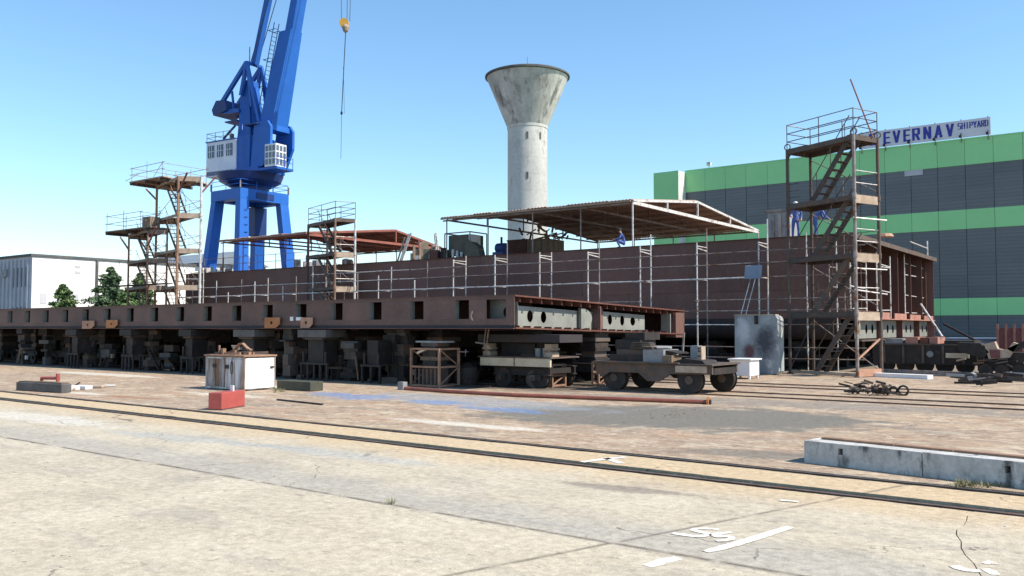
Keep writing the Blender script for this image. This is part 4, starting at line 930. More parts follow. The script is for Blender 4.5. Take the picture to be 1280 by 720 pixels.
# ================================================================== CANOPIES ON DECK
def canopy(name, label, x0, x1, y0, yr, y1, ze, zr, mroof, mbeam, mpost, sheet_w=1.25):
    t = thing(name, label, 'canopy roof', ((x0 + x1) / 2, y0, ZD))
    ns = int((x1 - x0) / sheet_w); sw = (x1 - x0) / ns
    for side, (ya, za, yb, zb) in enumerate(((y0 - .25, ze - .02, yr + .02, zr), (y1 + .25, ze - .02, yr + .02, zr))):
        for k in range(ns):
            a0 = x0 + sw * k; e = .12 * math.sin(k * 2.3 + side)
            m_ = MB(); nr = 6
            for r_ in range(nr):     # folded corrugation
                xa = a0 + sw * r_ / nr; xb = a0 + sw * (r_ + .5) / nr; xc_ = a0 + sw * (r_ + 1) / nr
                yA = ya + (e if side == 0 else -e)
                m_.add([(xa, yA, za), (xb, yA, za + .05), (xc_ , yA, za), (xa, yb, zb), (xb, yb, zb + .05), (xc_, yb, zb)], [(0, 1, 4, 3), (1, 2, 5, 4)])
            o = m_.build('roof_sheet', mroof, t); s = o.modifiers.new('solidify', 'SOLIDIFY'); s.thickness = .012
        npur = 7
        for k in range(npur + 1):
            f_ = k / npur; y = ya + (yb - ya) * f_; z = za + (zb - za) * f_ - .07
            if side and k == npur: continue
            MB().bar((x0, y, z), (x1, y, z), .07, .11).build('purlin', mroof, t)
    xt = [x1 - .02] + [x1 - .02 - (x1 - x0 - .3) * k / 4 for k in range(1, 5)]
    for i, x in enumerate(xt):
        mm = mbeam if i == 0 else mpost
        w = .13 if i == 0 else .08
        MB().bar((x, y0, ze - .16), (x, y1, ze - .16), w * .8, w * 1.4).build('tie_beam', mm, t)
        MB().bar((x, y0, ze - .06), (x, yr, zr - .08), w * .8, w).build('rafter', mm, t)
        MB().bar((x, y1, ze - .06), (x, yr, zr - .08), w * .8, w).build('rafter', mm, t)
        for f_ in (.5, 1.0, 1.5):
            y = y0 + (yr - y0) * f_ if f_ <= 1 else yr + (y1 - yr) * (f_ - 1)
            zt = ze - .06 + (zr - ze) * (f_ if f_ <= 1 else 2 - f_)
            MB().bar((x, y, ze - .12), (x, y, zt - .04), w * .8).build('web_strut', mm, t)
        for y in (y0, y1 if i else y1):
            MB().tube((x - (.0 if i else 0), y, ZD + .03), (x, y, ze - .2), .05 if i == 0 and y == y0 else .04, 8).build('canopy_post', mm if i == 0 else mpost, t)
    MB().bar((x0, y0 - .02, ze - .2), (x1 - .2, y0 - .02, ze - .2), .06, .09).build('eave_beam', mpost, t)
    return t
a = PY(790, 249, 41.6); c = PX(872, 251, a.x); d = PX(952, 287, a.x)
e_ = PY(553, 272, 41.6)
print('canopy1', a, c, d, e_)
canopy('canopy_roof', 'large brown canopy roof with white gable truss on deck, right of the water tower', e_.x, a.x, 41.7, c.y, min(d.y, 60), a.z, c.z, 'roof_under', 'whitesteel', 'galv_dull')
a2 = PY(385, 290, 41.6); c2 = PX(495, 287, a2.x); d2 = PX(550, 308, a2.x); e2 = PY(275, 301, 41.6)
print('canopy2', a2, c2, d2, e2)
canopy('canopy_roof', 'smaller reddish canopy roof on the hull deck, in front of the blue crane', e2.x, a2.x, 41.7, c2.y, d2.y, a2.z, c2.z, 'redroof', 'redsteel', 'redsteel')

# ================================================================== THINGS ON THE HULL DECK
def at_deck(px, Y): p = PY(px, 300, Y); return p.x
x0_ = at_deck(556, 42.6); x1_ = at_deck(589, 42.6); z0 = ZD + .02
t = thing('welding_container', 'dark machine in a pipe frame with slanted cover, on deck left of water tower', 'machine', (x0_, 42.6, z0))
zt = PY(570, 291, 42.6).z
MB().box(x0_ + .15, 42.8, z0 + .3, x1_ - .3, 44.2, zt - .12).build('machine_body', 'tarp', t)
for x in (x0_, x1_ - .1):
    MB().path([(x, 42.6, z0), (x, 42.6, zt), (x, 44.3, zt), (x, 44.3, z0)], .04, 8).build('frame_hoop', 'galv_dull', t)
MB().path([(x0_, 42.6, zt), (x1_ - .1, 42.6, zt)], .04, 8).build('frame_rail', 'galv_dull', t)
MB().box(x1_ - .28, 42.7, zt - .8, x1_ - .05, 43.6, zt - .15).build('white_panel', 'white', t)
MB().ext([(x1_ - .6, 42.55, z0), (x1_ + .75, 42.55, z0), (x1_ + .55, 42.55, z0 + .75), (x1_ - .35, 42.55, zt - .45)], (0, .6, 0)).build('slanted_cover', 'tarp', t)
for k in range(3): MB().box(x0_ + .7 + .35 * k, 42.45, z0, x0_ + .85 + .35 * k, 42.54, z0 + .65 - .1 * k).build('strut_plate', 'whitesteel', t)
x0_ = at_deck(634, 47); x1_ = at_deck(658, 47)
t = thing('deck_container', 'red brown box container on deck in front of the water tower foot', 'container', (x0_, 47, z0)); zt = PY(640, 301, 47).z
MB().box(x0_, 47, z0, x1_, 49, zt).build('container_body', 'hull_red', t); MB().box(x0_ - .04, 46.96, zt, x1_ + .04, 49.04, zt + .06).build('container_lid', 'brown', t)
x2_ = at_deck(684, 47)
t = thing('deck_container', 'tan steel box container beside the red brown one, junk piled on it', 'container', (x1_, 47, z0))
MB().box(x1_ + .05, 47, z0, x2_, 49, zt).build('container_body', 'plank', t)
for k in range(5): MB().box(x1_ + .15 + .5 * k, 46.96, z0, x1_ + .22 + .5 * k, 46.998, zt).build('rib', 'wood', t)
t = thing('scrap_pile', 'tangle of rusty bars and timber lying on the tan deck container', 'scrap pile', (x1_ + 1, 47.5, zt))
for k in range(26):
    p = Vector((x1_ - .6 + random.random() * 3.2, 46.9 + random.random() * 1.4, zt + random.random() * .7)); q = p + Vector((random.uniform(-.8, .8), random.uniform(-.3, .3), random.uniform(-.5, .5))); q.z = max(q.z, zt)
    MB().bar(p, q, random.uniform(.05, .13)).build('bar', random.choice(['brown', 'wood', 'planksun', 'rusty', 'galv_dull']), t)
x0_ = at_deck(618, 43); t = thing('winch', 'small dark winch on deck between the machine unit and the water tower', 'winch', (x0_, 43, z0))
MB().box(x0_, 42.8, z0, x0_ + .8, 43.6, z0 + .35).build('base', 'bluedark', t); MB().tube((x0_ + .1, 43.2, z0 + .6), (x0_ + .7, 43.2, z0 + .6), .32, 14).build('drum', 'bluedark', t)
MB().tube((x0_ + .4, 43.2, z0 + .35), (x0_ + .4, 43.2, z0 + 1.3), .07, 8).build('mast', 'dark', t)
# ladders
def ladder(name, label, p, q, w=(.35, 0, 0), n=9, m_='whitesteel'):
    p = Vector(p); q = Vector(q); w = Vector(w); t = thing(name, label, 'ladder', p)
    for s in (0, 1): MB().bar(p + w * s, q + w * s, .06, .09).build('rail', m_, t)
    for k in range(1, n): c = p + (q - p) * k / n; MB().tube(c, c + w, .02, 6).build('rung', m_, t)
    return t
ladder('ladder', 'white ladder leaning over the red canopy on deck', (at_deck(502, 41.9), 41.9, ZD + .03), PY(514, 291, 41.9), (-.45, .3, 0))
ladder('ladder', 'brownish ladder leaning beside the white one on deck', (at_deck(494, 41.9), 42.1, ZD + .03), PY(506, 297, 42.1), (-.3, .3, 0), m_='planksun')
ladder('ladder', 'small pale ladder at the far end of the red canopy', (at_deck(549, 43.9), 43.9, ZD + .03), PY(545, 291, 43.9), (-.4, .3, 0))
# junk along the deck edge
def junk(name, label, px0, px1, Y, n_, h, mats_, cat='scrap pile'):
    a = at_deck(px0, Y); b = at_deck(px1, Y); t = thing(name, label, cat, ((a + b) / 2, Y, ZD + .02))
    for k in range(n_):
        x = a + (b - a) * random.random(); s = random.uniform(.15, .5); hh = random.uniform(.3, 1) * h
        yy = Y + random.uniform(-.1, .6)
        c, s2 = math.cos(k * 1.3), math.sin(k * 1.3)
        MB().obox((x, yy), (c, s2), (-s2, c), s, s * .7, ZD + .02, ZD + .02 + hh).build('piece', random.choice(mats_), t)
    return t
junk('scrap_pile', 'heap of pale sacks and offcuts on deck under the white ladder', 508, 540, 42.2, 14, 1.3, ['planksun', 'plank', 'tarp', 'whitesteel'])
junk('scrap_pile', 'low clutter of dark offcuts on deck left of the machine unit', 538, 556, 42.4, 8, .9, ['dark', 'tarp', 'hull_red'])
junk('scrap_pile', 'white bags and clamps along the deck edge beside the tall left tower', 252, 292, 41.8, 14, .55, ['whitesteel', 'galv', 'planksun'])
junk('scrap_pile', 'bits of steel on deck behind the middle stair tower', 392, 436, 42.4, 9, .6, ['dark', 'hull_red', 'greysteel'])
junk('gas_bottle_rack', 'grey bottles and plates on deck at the foot of the blue crane legs', 372, 384, 42.4, 6, 1.3, ['dark', 'bluedark', 'greysteel'], 'rack')
x0_ = at_deck(960, 43.2); x1_ = at_deck(985, 43.2); zt = PY(970, 265, 43.2).z
t = thing('tool_shed', 'small pale grey cabin on deck left of the standing worker', 'cabin', (x0_, 43.2, z0))
MB().box(x0_, 43.2, z0, x1_, 44.6, zt).build('cabin_body', 'greysteel', t); MB().box(x0_ - .1, 43.1, zt, x1_ + .1, 44.7, zt + .12).build('cabin_roof', 'galv_dull', t)
for k in range(3): MB().box(x0_ + .2 + .35 * k, 43.15, z0 + .2, x0_ + .35 + .35 * k, 43.19, zt - .15).build('door_panel', 'planksun' if k == 1 else 'galv_dull', t)
# deck railing along the left part
t = thing('deck_railing', 'thin tube railing on the deck edge in front of the blue crane legs', 'railing', (at_deck(320, 41.4), 41.4, ZD))
pp = [at_deck(p, 41.4) for p in (256, 280, 300, 322, 345, 368, 384)]
for x in pp: MB().tube((x, 41.4, ZD + .03), (x, 41.4, ZD + 1.15), .025, 6).build('guard_post', 'galv_dull', t)
for h in (.6, 1.1): MB().tube((pp[0], 41.4, ZD + h), (pp[-1], 41.4, ZD + h), .02, 6).build('guard_rail', 'galv_dull', t)
t = thing('orange_crate', 'yellow orange tarpaulin bundle on the deck behind the stair tower', 'bundle', (at_deck(1108, 50), 50, ZD))
xa = at_deck(1106, 44); MB().lathe([(.05, ZD + .02), (.42, ZD + .02), (.34, ZD + .16), (.05, ZD + .2)], xa, 44, 10).build('bundle', 'pinkish', t)
t = thing('guard_frame', 'thin pale guard rail at the far corner of the hull deck', 'railing', (XE_ + .2, 52, ZD))
p = PX(1159, 300, XE_ - .1)
MB().tube((XE_ - .1, p.y, ZD), (XE_ - .1, p.y, ZD + .95), .045, 6).build('guard_post', 'galv', t); MB().tube((XE_ - .1, p.y, ZD + .5), (XE_ - .1, p.y - 4.5, ZD + .55), .03, 6).build('guard_rail', 'galv', t)

# ---- people
def person(name, label, loc, rz, pose='stand', hat='helmet'):
    loc = Vector(loc); me = bpy.data.meshes.new('body'); 
    if pose == 'stand':
        V = {'pel': (0, 0, .95, .15), 'wai': (0, 0, 1.1, .135), 'che': (0, -.01, 1.32, .165), 'nec': (0, 0, 1.5, .062), 'hd0': (0, -.01, 1.60, .085), 'hd1': (0, -.015, 1.70, .09),
             'shL': (.2, 0, 1.42, .075), 'elL': (.27, .03, 1.14, .05), 'haL': (.25, -.14, .93, .038), 'shR': (-.2, 0, 1.42, .075), 'elR': (-.29, .02, 1.16, .05), 'haR': (-.2, -.2, 1.05, .038),
             'hiL': (.1, 0, .9, .11), 'knL': (.12, -.03, .5, .07), 'anL': (.13, .02, .09, .05), 'toL': (.15, -.15, .05, .045), 'hiR': (-.1, 0, .9, .11), 'knR': (-.13, .0, .5, .07), 'anR': (-.15, .04, .09, .05), 'toR': (-.17, -.13, .05, .045)}
    elif pose == 'bend':
        V = {'pel': (0, .12, .9, .15), 'wai': (0, .02, 1.03, .135), 'che': (0, -.16, 1.2, .165), 'nec': (0, -.3, 1.32, .062), 'hd0': (0, -.37, 1.38, .085), 'hd1': (0, -.42, 1.46, .09),
             'shL': (.2, -.22, 1.25, .075), 'elL': (.25, -.36, 1.0, .05), 'haL': (.16, -.55, .9, .038), 'shR': (-.2, -.22, 1.25, .075), 'elR': (-.25, -.34, 1.0, .05), 'haR': (-.14, -.55, .86, .038),
             'hiL': (.1, .1, .86, .11), 'knL': (.12, .0, .48, .07), 'anL': (.13, .08, .09, .05), 'toL': (.15, -.1, .05, .045), 'hiR': (-.1, .1, .86, .11), 'knR': (-.13, .02, .48, .07), 'anR': (-.15, .1, .09, .05), 'toR': (-.17, -.07, .05, .045)}
    else:
        V = {'pel': (0, .15, .3, .16), 'wai': (0, .12, .44, .14), 'che': (0, -.0, .66, .165), 'nec': (0, -.08, .83, .062), 'hd0': (0, -.13, .92, .085), 'hd1': (0, -.16, 1.01, .09),
             'shL': (.2, -.03, .75, .075), 'elL': (.26, -.2, .52, .05), 'haL': (.14, -.42, .5, .038), 'shR': (-.2, -.03, .75, .075), 'elR': (-.26, -.2, .52, .05), 'haR': (-.12, -.42, .48, .038),
             'hiL': (.1, .1, .28, .11), 'knL': (.18, -.32, .46, .07), 'anL': (.16, -.12, .09, .05), 'toL': (.18, -.3, .05, .045), 'hiR': (-.1, .1, .28, .11), 'knR': (-.18, -.32, .46, .07), 'anR': (-.16, -.1, .09, .05), 'toR': (-.18, -.28, .05, .045)}
    V = dict(V)
    ks = list(V); E_ = [('pel', 'wai'), ('wai', 'che'), ('che', 'nec'), ('nec', 'hd0'), ('hd0', 'hd1')]
    for s in 'LR': E_ += [('che', 'sh' + s), ('sh' + s, 'el' + s), ('el' + s, 'ha' + s), ('pel', 'hi' + s), ('hi' + s, 'kn' + s), ('kn' + s, 'an' + s), ('an' + s, 'to' + s)]
    # hands: palm and five short unequal fingers
    for s, sg in (('L', 1), ('R', -1)):
        h = Vector(V['ha' + s][:3]); e = Vector(V['el' + s][:3]); d = (h - e).normalized(); side = Vector((1, 0, 0)); side = (side - d * side.dot(d)).normalized()
        V['pa' + s] = (*(h + d * .07), .030); ks.append('pa' + s); E_.append(('ha' + s, 'pa' + s))
        for k in range(4):
            nm = 'f%d%s' % (k, s); V[nm] = (*(h + d * (.15 - .012 * abs(k - 1)) + side * (.024 * (k - 1.5))), .009); ks.append(nm); E_.append(('pa' + s, nm))
        V['th' + s] = (*(h + d * .10 - side * sg * .055), .010); ks.append('th' + s); E_.append(('pa' + s, 'th' + s))
    me.from_pydata([V[k][:3] for k in ks], [(ks.index(a), ks.index(b)) for a, b in E_], [])
    ob = bpy.data.objects.new('tmp', me); COL.objects.link(ob)
    ob.modifiers.new('skin', 'SKIN'); 
    for i, k in enumerate(ks): me.skin_vertices[0].data[i].radius = (V[k][3], V[k][3] * (.8 if k in ('pel', 'wai', 'che') else 1)); 
    me.skin_vertices[0].data[0].use_root = True
    sb = ob.modifiers.new('sub', 'SUBSURF'); sb.levels = 1; sb.render_levels = 1
    dg = bpy.context.evaluated_depsgraph_get(); dg.update()
    bm_ = bpy.data.meshes.new_from_object(ob.evaluated_get(dg)); bpy.data.objects.remove(ob)
    for x in ('overall', 'skin', 'boot'): bm_.materials.append(M[x])
    hv = Vector(V['nec'][:3]); hL = Vector(V['haL'][:3]); hR = Vector(V['haR'][:3])
    for p in bm_.polygons:
        c = p.center; p.use_smooth = True
        if c.z > hv.z + .02 or (c - hL).length < .16 and (c - Vector(V['elL'][:3])).length > .22 or (c - hR).length < .16 and (c - Vector(V['elR'][:3])).length > .22: p.material_index = 1
        elif c.z < .10: p.material_index = 2
    root = thing(name, label, 'person', loc); root.rotation_euler = (0, 0, rz)
    o = bpy.data.objects.new('body', bm_); COL.objects.link(o); o.parent = root
    hd = Vector(V['hd1'][:3])
    f_ = MB(); f_.tube(hd + Vector((0, -.085, -.045)), hd + Vector((0, -.115, -.055)), .014, 6, .008); f_.build('nose', 'skin', root, org=(0, 0, 0))
    for sx_ in (-.035, .035): MB().tube(hd + Vector((sx_, -.084, -.02)), hd + Vector((sx_, -.092, -.02)), .011, 6).build('eye', 'boot', root, org=(0, 0, 0))
    MB().box(hd.x - .03, hd.y - .092, hd.z - .095, hd.x + .03, hd.y - .08, hd.z - .085).build('mouth', 'maroon', root, org=(0, 0, 0))
    hh = MB(); hh.lathe([(.115, hd.z + .0), (.112, hd.z + .04), (.09, hd.z + .09), (.05, hd.z + .115), (.005, hd.z + .12)], hd.x, hd.y + .01, 14); hh.build('helmet' if hat == 'helmet' else 'cap', hat, root, org=(0, 0, 0), smooth=True)
    return root
yw = 42.3
person('person', 'person in blue overalls and pale helmet standing on the deck left of the stair tower', (at_deck(995, yw), yw, ZD + .015), R(20), 'stand')
person('person', 'person in blue overalls bending forward on the deck behind the stair tower', (at_deck(1021, yw), yw, ZD + .015), R(120), 'bend')
person('person', 'person in blue with dark cap crouching under the big brown canopy', (at_deck(778, 42.0), 42.0, ZD + .015), R(-60), 'crouch', 'hair')

# ================================================================== SMALL YARD OBJECTS
# rust streaked cabinet
c0 = G(305, 489); cx, cy = c0.x, c0.y
t = thing('steel_cabinet', 'big rust streaked white steel cabinet with scrap on its roof, before the low section', 'cabinet', (cx - .8, cy + .8, 0))
zc = 1.08; x0_, x1_, y0_, y1_ = cx - 2.05, cx, cy, cy + 1.2
MB().box(x0_ + .01, y0_ + .02, .03, x1_ - .02, y1_ - .02, zc - .02).build('cabinet_body', 'cabinet', t)
for k in range(4):
    a_ = x0_ + .05 + .50 * k; MB().box(a_ + .008, y0_ - .004, .10, a_ + .48, y0_ + .018, zc - .08).build('front_panel', 'cabrust' if k < 2 else 'cabinet', t, bevel=.006)
MB().box(x1_ - .018, y0_ + .04, .06, x1_ + .01, y1_ - .04, zc - .05).build('side_panel', 'cabinetw', t, bevel=.01)
for xx, yy in ((x0_, y0_), (x1_ - .05, y0_ - .006), (x1_ - .03, y1_ - .05)): MB().box(xx, yy, 0, xx + .05, yy + .05, zc).build('corner_angle', 'cabinet', t)
MB().box(x0_ - .04, y0_ - .05, zc, x1_ + .05, y1_ + .04, zc + .05).build('roof', 'rusty', t)
for (px, pz) in ((x0_ + .42, .78), (x0_ + 1.1, .76)): MB().box(px, y0_ - .035, pz - .07, px + .16, y0_ - .005, pz + .05).build('latch', 'dark', t)
MB().path([(x0_ + 1.42 + .07 * math.cos(a_), y0_ - .02, .72 + .2 * math.sin(a_)) for a_ in [2 * math.pi * k / 12 for k in range(13)]], .009, 5).build('cable_loop', 'dark', t)
MB().box(x1_ + .011, y1_ - .2, .7, x1_ + .05, y1_ - .08, .76).build('latch', 'dark', t)
t = thing('scrap_pile', 'rusty curved plate and bars lying on the roof of the white steel cabinet', 'scrap pile', (cx - .8, cy + .8, zc + .05))
zz = zc + .052
pts = [(x0_ + .45 + .12 * k, y0_ + .35 + .02 * k, zz + .26 * math.exp(-((k - 6.5) / 1.9) ** 2) + .05 + .010 * k) for k in range(11)]
m_ = MB()
for a_, b_ in zip(pts, pts[1:]): m_.bar(a_, b_, .13, .04)
m_.build('curved_plate', 'rusty', t)
for (u, v, uu, vv, w) in ((.1, .3, .9, .4, .07), (.2, .9, 1.6, .7, .05), (.5, .2, 1.5, .25, .06), (1.2, .5, 1.7, 1.2, .08), (.0, .6, .6, 1.3, .06)):
    MB().bar((x0_ + u, y0_ + v, zz + w / 2), (x0_ + uu, y0_ + vv, zz + w / 2 + .02), w).build('bar', random.choice(['rusty', 'brown']), t)
for (u, v, s, h) in ((.6, .15, .12, .2), (1.0, .3, .14, .15), (1.5, .5, .1, .12), (.5, .12, .05, .3)): MB().box(x0_ + u, y0_ + v, zz, x0_ + u + s, y0_ + v + s, zz + h).build('block', random.choice(['brown', 'rusty']), t)
# red box
c0 = G(277, 513); t = thing('red_box', 'small brick red box with a white lug on top, before the white cabinet', 'box', (c0.x, c0.y, 0))
cL = Vector((-math.sin(YAW + .75), math.cos(YAW + .75), 0)); ang = YAW + R(12)
ex = Vector((math.cos(ang), math.sin(ang), 0)); ey = Vector((-ex.y, ex.x, 0))
cc_ = c0 + ex * .28 + ey * .28; cc_.z = 0
dl = G(306, 508) - c0; dl.z = 0; wR = dl.length
ex = dl.normalized(); ey = Vector((-ex.y, ex.x, 0)); wL = .36
m_ = MB(); m_.obox((c0 + ex * wR / 2 + ey * wL / 2)[:2] + (0,), ex, ey, wR, wL, .02, .42); m_.build('box_body', 'redpaint', t, bevel=.012)
cc_ = c0 + ex * wR * .62 + ey * .12
MB().box(cc_.x - .06, cc_.y - .02, .421, cc_.x + .06, cc_.y + .02, .56).build('lug', 'white', t)
MB().path([(cc_.x + .05 * math.cos(a_), cc_.y - .12, .33 + .05 * math.sin(a_)) for a_ in [2 * math.pi * k / 10 for k in range(11)]], .014, 6).build('shackle', 'planksun', t)
MB().obox((c0 + ex * wR / 2 + ey * wL / 2)[:2] + (0,), ex, ey, wR + .02, wL + .02, .0, .018).build('base_plate', 'brown', t)
# olive beam block, rod
a = G(345, 487); b = G(387, 489.5); d = (b - a).normalized(); nn_ = Vector((-d.y, d.x, 0)); c = (a + b) / 2 + nn_ * .3
m_ = MB(); m_.obox(c, d, nn_, (b - a).length, .55, 0, .30); tag(m_.build('timber_block', 'olive', org=(c.x, c.y, 0), bevel=.02), 'long olive grey block lying right of the white cabinet', 'block')
a = G(347, 499.5, .02); b = G(403, 505.5, .02); m_ = MB(); m_.bar(a, b, .07, .04); tag(m_.build('steel_bar', 'dark', org=(a.x, a.y, 0)), 'thin dark steel bar lying on the ground right of the red box', 'bar')
# plinth left
a = G(20, 488); b = G(77, 491.5); d = (b - a).normalized(); nn_ = Vector((-d.y, d.x, 0)); c = (a + b) / 2 + nn_ * .16
t = thing('concrete_plinth', 'low grey concrete plinth with a red pipe on it, at the far left', 'plinth', (c.x, c.y, 0))
m_ = MB(); m_.obox(c, d, nn_, (b - a).length, .34, 0, .28); m_.build('plinth_body', 'shadegrey', t, bevel=.03)
m_ = MB(); m_.obox(c, d, nn_, (b - a).length - .15, .25, .282, .31); m_.build('plinth_cap', 'wood', t)
p = c - d * .1; q = c + d * .75
MB().path([(p.x, p.y, .33), (p.x, p.y, .42), (q.x, q.y, .44), (q.x, q.y, .33)], .05, 8).build('pipe', 'redpaint', t); MB().tube((q.x, q.y, .33), (q.x, q.y, .58), .06, 8).build('valve', 'redpaint', t)
for k, (px, py, sx_, hh, mm) in enumerate(((90, 488, .45, .16, 'whitesteel'), (104, 487, .5, .14, 'white'), (121, 485, .5, .10, 'planksun'), (136, 483, .4, .06, 'whitesteel'))):
    p = G(px, py); m_ = MB(); cs, sn = math.cos(.3 * k), math.sin(.3 * k); m_.obox(p, (cs, sn, 0), (-sn, cs, 0), sx_, .3, 0, hh)
    tag(m_.build('rubble_chunk', mm, org=(p.x, p.y, 0), bevel=.03), ['white chipped block right beside the grey plinth', 'white broken slab, second from the grey plinth', 'cream flat slab, third from the grey plinth', 'thin white chip at the end of the rubble line by the plinth'][k], 'rubble')
a = G(100, 478, .02); b = G(92, 483, .02); m_ = MB(); m_.bar(a, b, .04); tag(m_.build('steel_bar', 'dark', org=(a.x, a.y, 0)), 'short dark bar lying behind the white rubble by the grey plinth', 'bar')
# long red brown pipe with flange
t = thing('long_pipe', 'very long thin red brown pipe with an end flange lying across the yard', 'pipe', tuple(G(700, 493)))
pl = [G(503, 485, .06), G(560, 489, .06), G(640, 493.5, .06), G(760, 498, .06), G(884, 502.5, .06)]
MB().path(pl, .055, 8).build('tube', 'redsteel', t)
d = (pl[-1] - pl[-2]).normalized(); MB().tube(pl[-1], pl[-1] + d * .06, .14, 14).build('flange', 'orange', t); MB().tube(pl[-1] + d * .06, pl[-1] + d * .10, .07, 12).build('bore', 'dark', t)
MB().box(pl[0].x - .12, pl[0].y - .1, 0, pl[0].x + .12, pl[0].y + .1, .26).build('elbow', 'greysteel', t)
# concrete barrier
a = G(1005, 578); b = G(1281, 611); d = (b - a).normalized(); nn_ = Vector((-d.y, d.x, 0))
t = thing('concrete_barrier', 'low whitewashed concrete kerb wall with square holes beside the rail, bottom right', 'barrier', (a.x, a.y, 0))
hb = .325; Lb = 9.5; holes = []
def alongpx(px, py): p = G(px, py, .2); return (p - a).dot(d)
hu = [alongpx(1041, 568), alongpx(1249, 592)]; hu += [hu[1] + (hu[1] - hu[0]) * k for k in (1, 2)]
edges = [0]; 
m_ = MB(); cu = 0
def seg(u0, u1, z0, z1, dep=.5, of=0.0):
    c = a + d * (u0 + u1) / 2 + nn_ * (dep / 2 + of); return MB().obox((c.x, c.y, 0), d, nn_, u1 - u0, dep, z0, z1)
joint = [0, 1.72, 3.9, 6.2, Lb]
segs_ = []
for i in range(4):
    u0, u1 = joint[i] + .006, joint[i + 1] - .006; mb = MB()
    hs_ = [h for h in hu if u0 < h < u1]; cur = u0
    for h in hs_:
        for part in (seg(cur, h - .035, 0, hb), seg(h - .035, h + .035, 0, .17), seg(h - .035, h + .035, .26, hb), seg(h - .035, h + .035, .17, .26, .3, .2)):
            mb.add(part.v, part.f)
        cur = h + .035
    p_ = seg(cur, u1, 0, hb); mb.add(p_.v, p_.f)
    o = mb.build('wall_block', 'barrier', t)
c = a + d * Lb / 2 + nn_ * .60
m_ = MB(); m_.obox((c.x, c.y, 0), d, nn_, Lb, .2, .0, hb - .02); m_.build('rear_fill', 'dirt', t)
for (u0, u1) in ((.12, 1.2), (1.22, 2.0), (2.02, 3.4), (3.42, Lb - .2)):
    c = a + d * (u0 + u1) / 2 + nn_ * .38; m_ = MB(); m_.obox((c.x, c.y, 0), d, nn_, u1 - u0, .14, hb + .002, hb + .03); m_.build('steel_strip', 'rusty', t)
# earth bank behind the barrier (the paving runs level with its top)
m_ = MB(); A0 = a + nn_ * .70
vs = []
import itertools
nu, nvv = 16, 8
for j in range(nvv):
    for i in range(nu):
        u = -.05 + (Lb + 6) * i / (nu - 1); v = .0 + 4.2 * j / (nvv - 1)
        z = (hb - .015) * (1 - (j / (nvv - 1)) ** 1.3) * min(1, (u + .05) / .8 + .0) + .002 + (0.008 * math.sin(i * 3 + j * 5) if 0 < j < nvv - 1 else 0)
        p = A0 + d * u + nn_ * v; vs.append((p.x, p.y, max(.001, z)))
m_.add(vs, [(j * nu + i, j * nu + i + 1, (j + 1) * nu + i + 1, (j + 1) * nu + i) for j in range(nvv - 1) for i in range(nu - 1)])
tag(m_.build('paved_bank', 'yard', org=(0, 0, 0), smooth=True), kind='structure')
# grey blotchy steel block
a = PY(919, 466, 37.0); b = PY(980, 466, 37.0); zt = PY(950, 394, 37.0).z
t = thing('steel_block', 'tall grey upright steel tank with dark and maroon blotches, left of the stair tower', 'steel tank', (a.x, 37.0, 0))
x0_, x1_ = a.x, b.x - .25
m_ = MB(); r_ = .22
prof_ = [(x0_, 0.03), (x1_ - .1, .03), (x1_, .15), (x1_, zt - r_)] + [(x1_ - r_ + r_ * math.cos(q), zt - r_ + r_ * math.sin(q)) for q in (R(30), R(60), R(90))] + [(x0_, zt)]
m_.ext([(x, 37.0, z) for x, z in prof_], (0, .75, 0)); m_.build('tank_body', 'mottled', t)
w_ = x1_ - x0_
def stain(mname, c, rad, col, seed, amt=.85):
    m = M[mname]; N = m.node_tree.nodes; L = m.node_tree.links; b = N['Principled BSDF']; src = b.inputs['Base Color'].links[0].from_socket
    g_ = N.new('ShaderNodeNewGeometry'); mp = N.new('ShaderNodeMapping'); mp.vector_type = 'TEXTURE'; mp.inputs['Location'].default_value = c; mp.inputs['Scale'].default_value = rad
    L.new(g_.outputs['Position'], mp.inputs['Vector']); ln = N.new('ShaderNodeVectorMath'); ln.operation = 'LENGTH'; L.new(mp.outputs[0], ln.inputs[0])
    nz = N.new('ShaderNodeTexNoise'); nz.inputs['Scale'].default_value = 3.5; nz.inputs['Detail'].default_value = 8; nz.inputs['Roughness'].default_value = .75; L.new(g_.outputs['Position'], nz.inputs['Vector'])
    ad = N.new('ShaderNodeMath'); ad.operation = 'MULTIPLY_ADD'; L.new(nz.outputs['Fac'], ad.inputs[0]); ad.inputs[1].default_value = 2.4; L.new(ln.outputs['Value'], ad.inputs[2])
    r = N.new('ShaderNodeMapRange'); r.inputs['From Min'].default_value = 2.45; r.inputs['From Max'].default_value = 1.75; r.inputs['To Max'].default_value = amt; L.new(ad.outputs[0], r.inputs['Value'])
    x = N.new('ShaderNodeMix'); x.data_type = 'RGBA'; L.new(r.outputs['Result'], x.inputs[0]); L.new(src, x.inputs[6]); x.inputs[7].default_value = (*col, 1); L.new(x.outputs[2], b.inputs['Base Color'])
stain('mottled', (x0_ + w_ * .70, 37.2, zt * .55), (.42, 3, .62), (.035, .035, .05), 1)
stain('mottled', (x0_ + w_ * .34, 37.2, zt * .38), (.26, 3, .30), (.13, .04, .045), 2)
stain('mottled', (x0_ + w_ * .20, 37.2, zt * .75), (.30, 3, .55), (.62, .63, .62), 3, .7)
MB().box(x0_ + w_ * .48, 36.93, zt - .38, x0_ + w_ * .56, 36.998, zt - .02).build('slot_plate', 'dark', t); MB().box(x0_ - .03, 36.97, zt + .001, x1_ - r_, 37.77, zt + .04).build('top_lip', 'planksun', t)
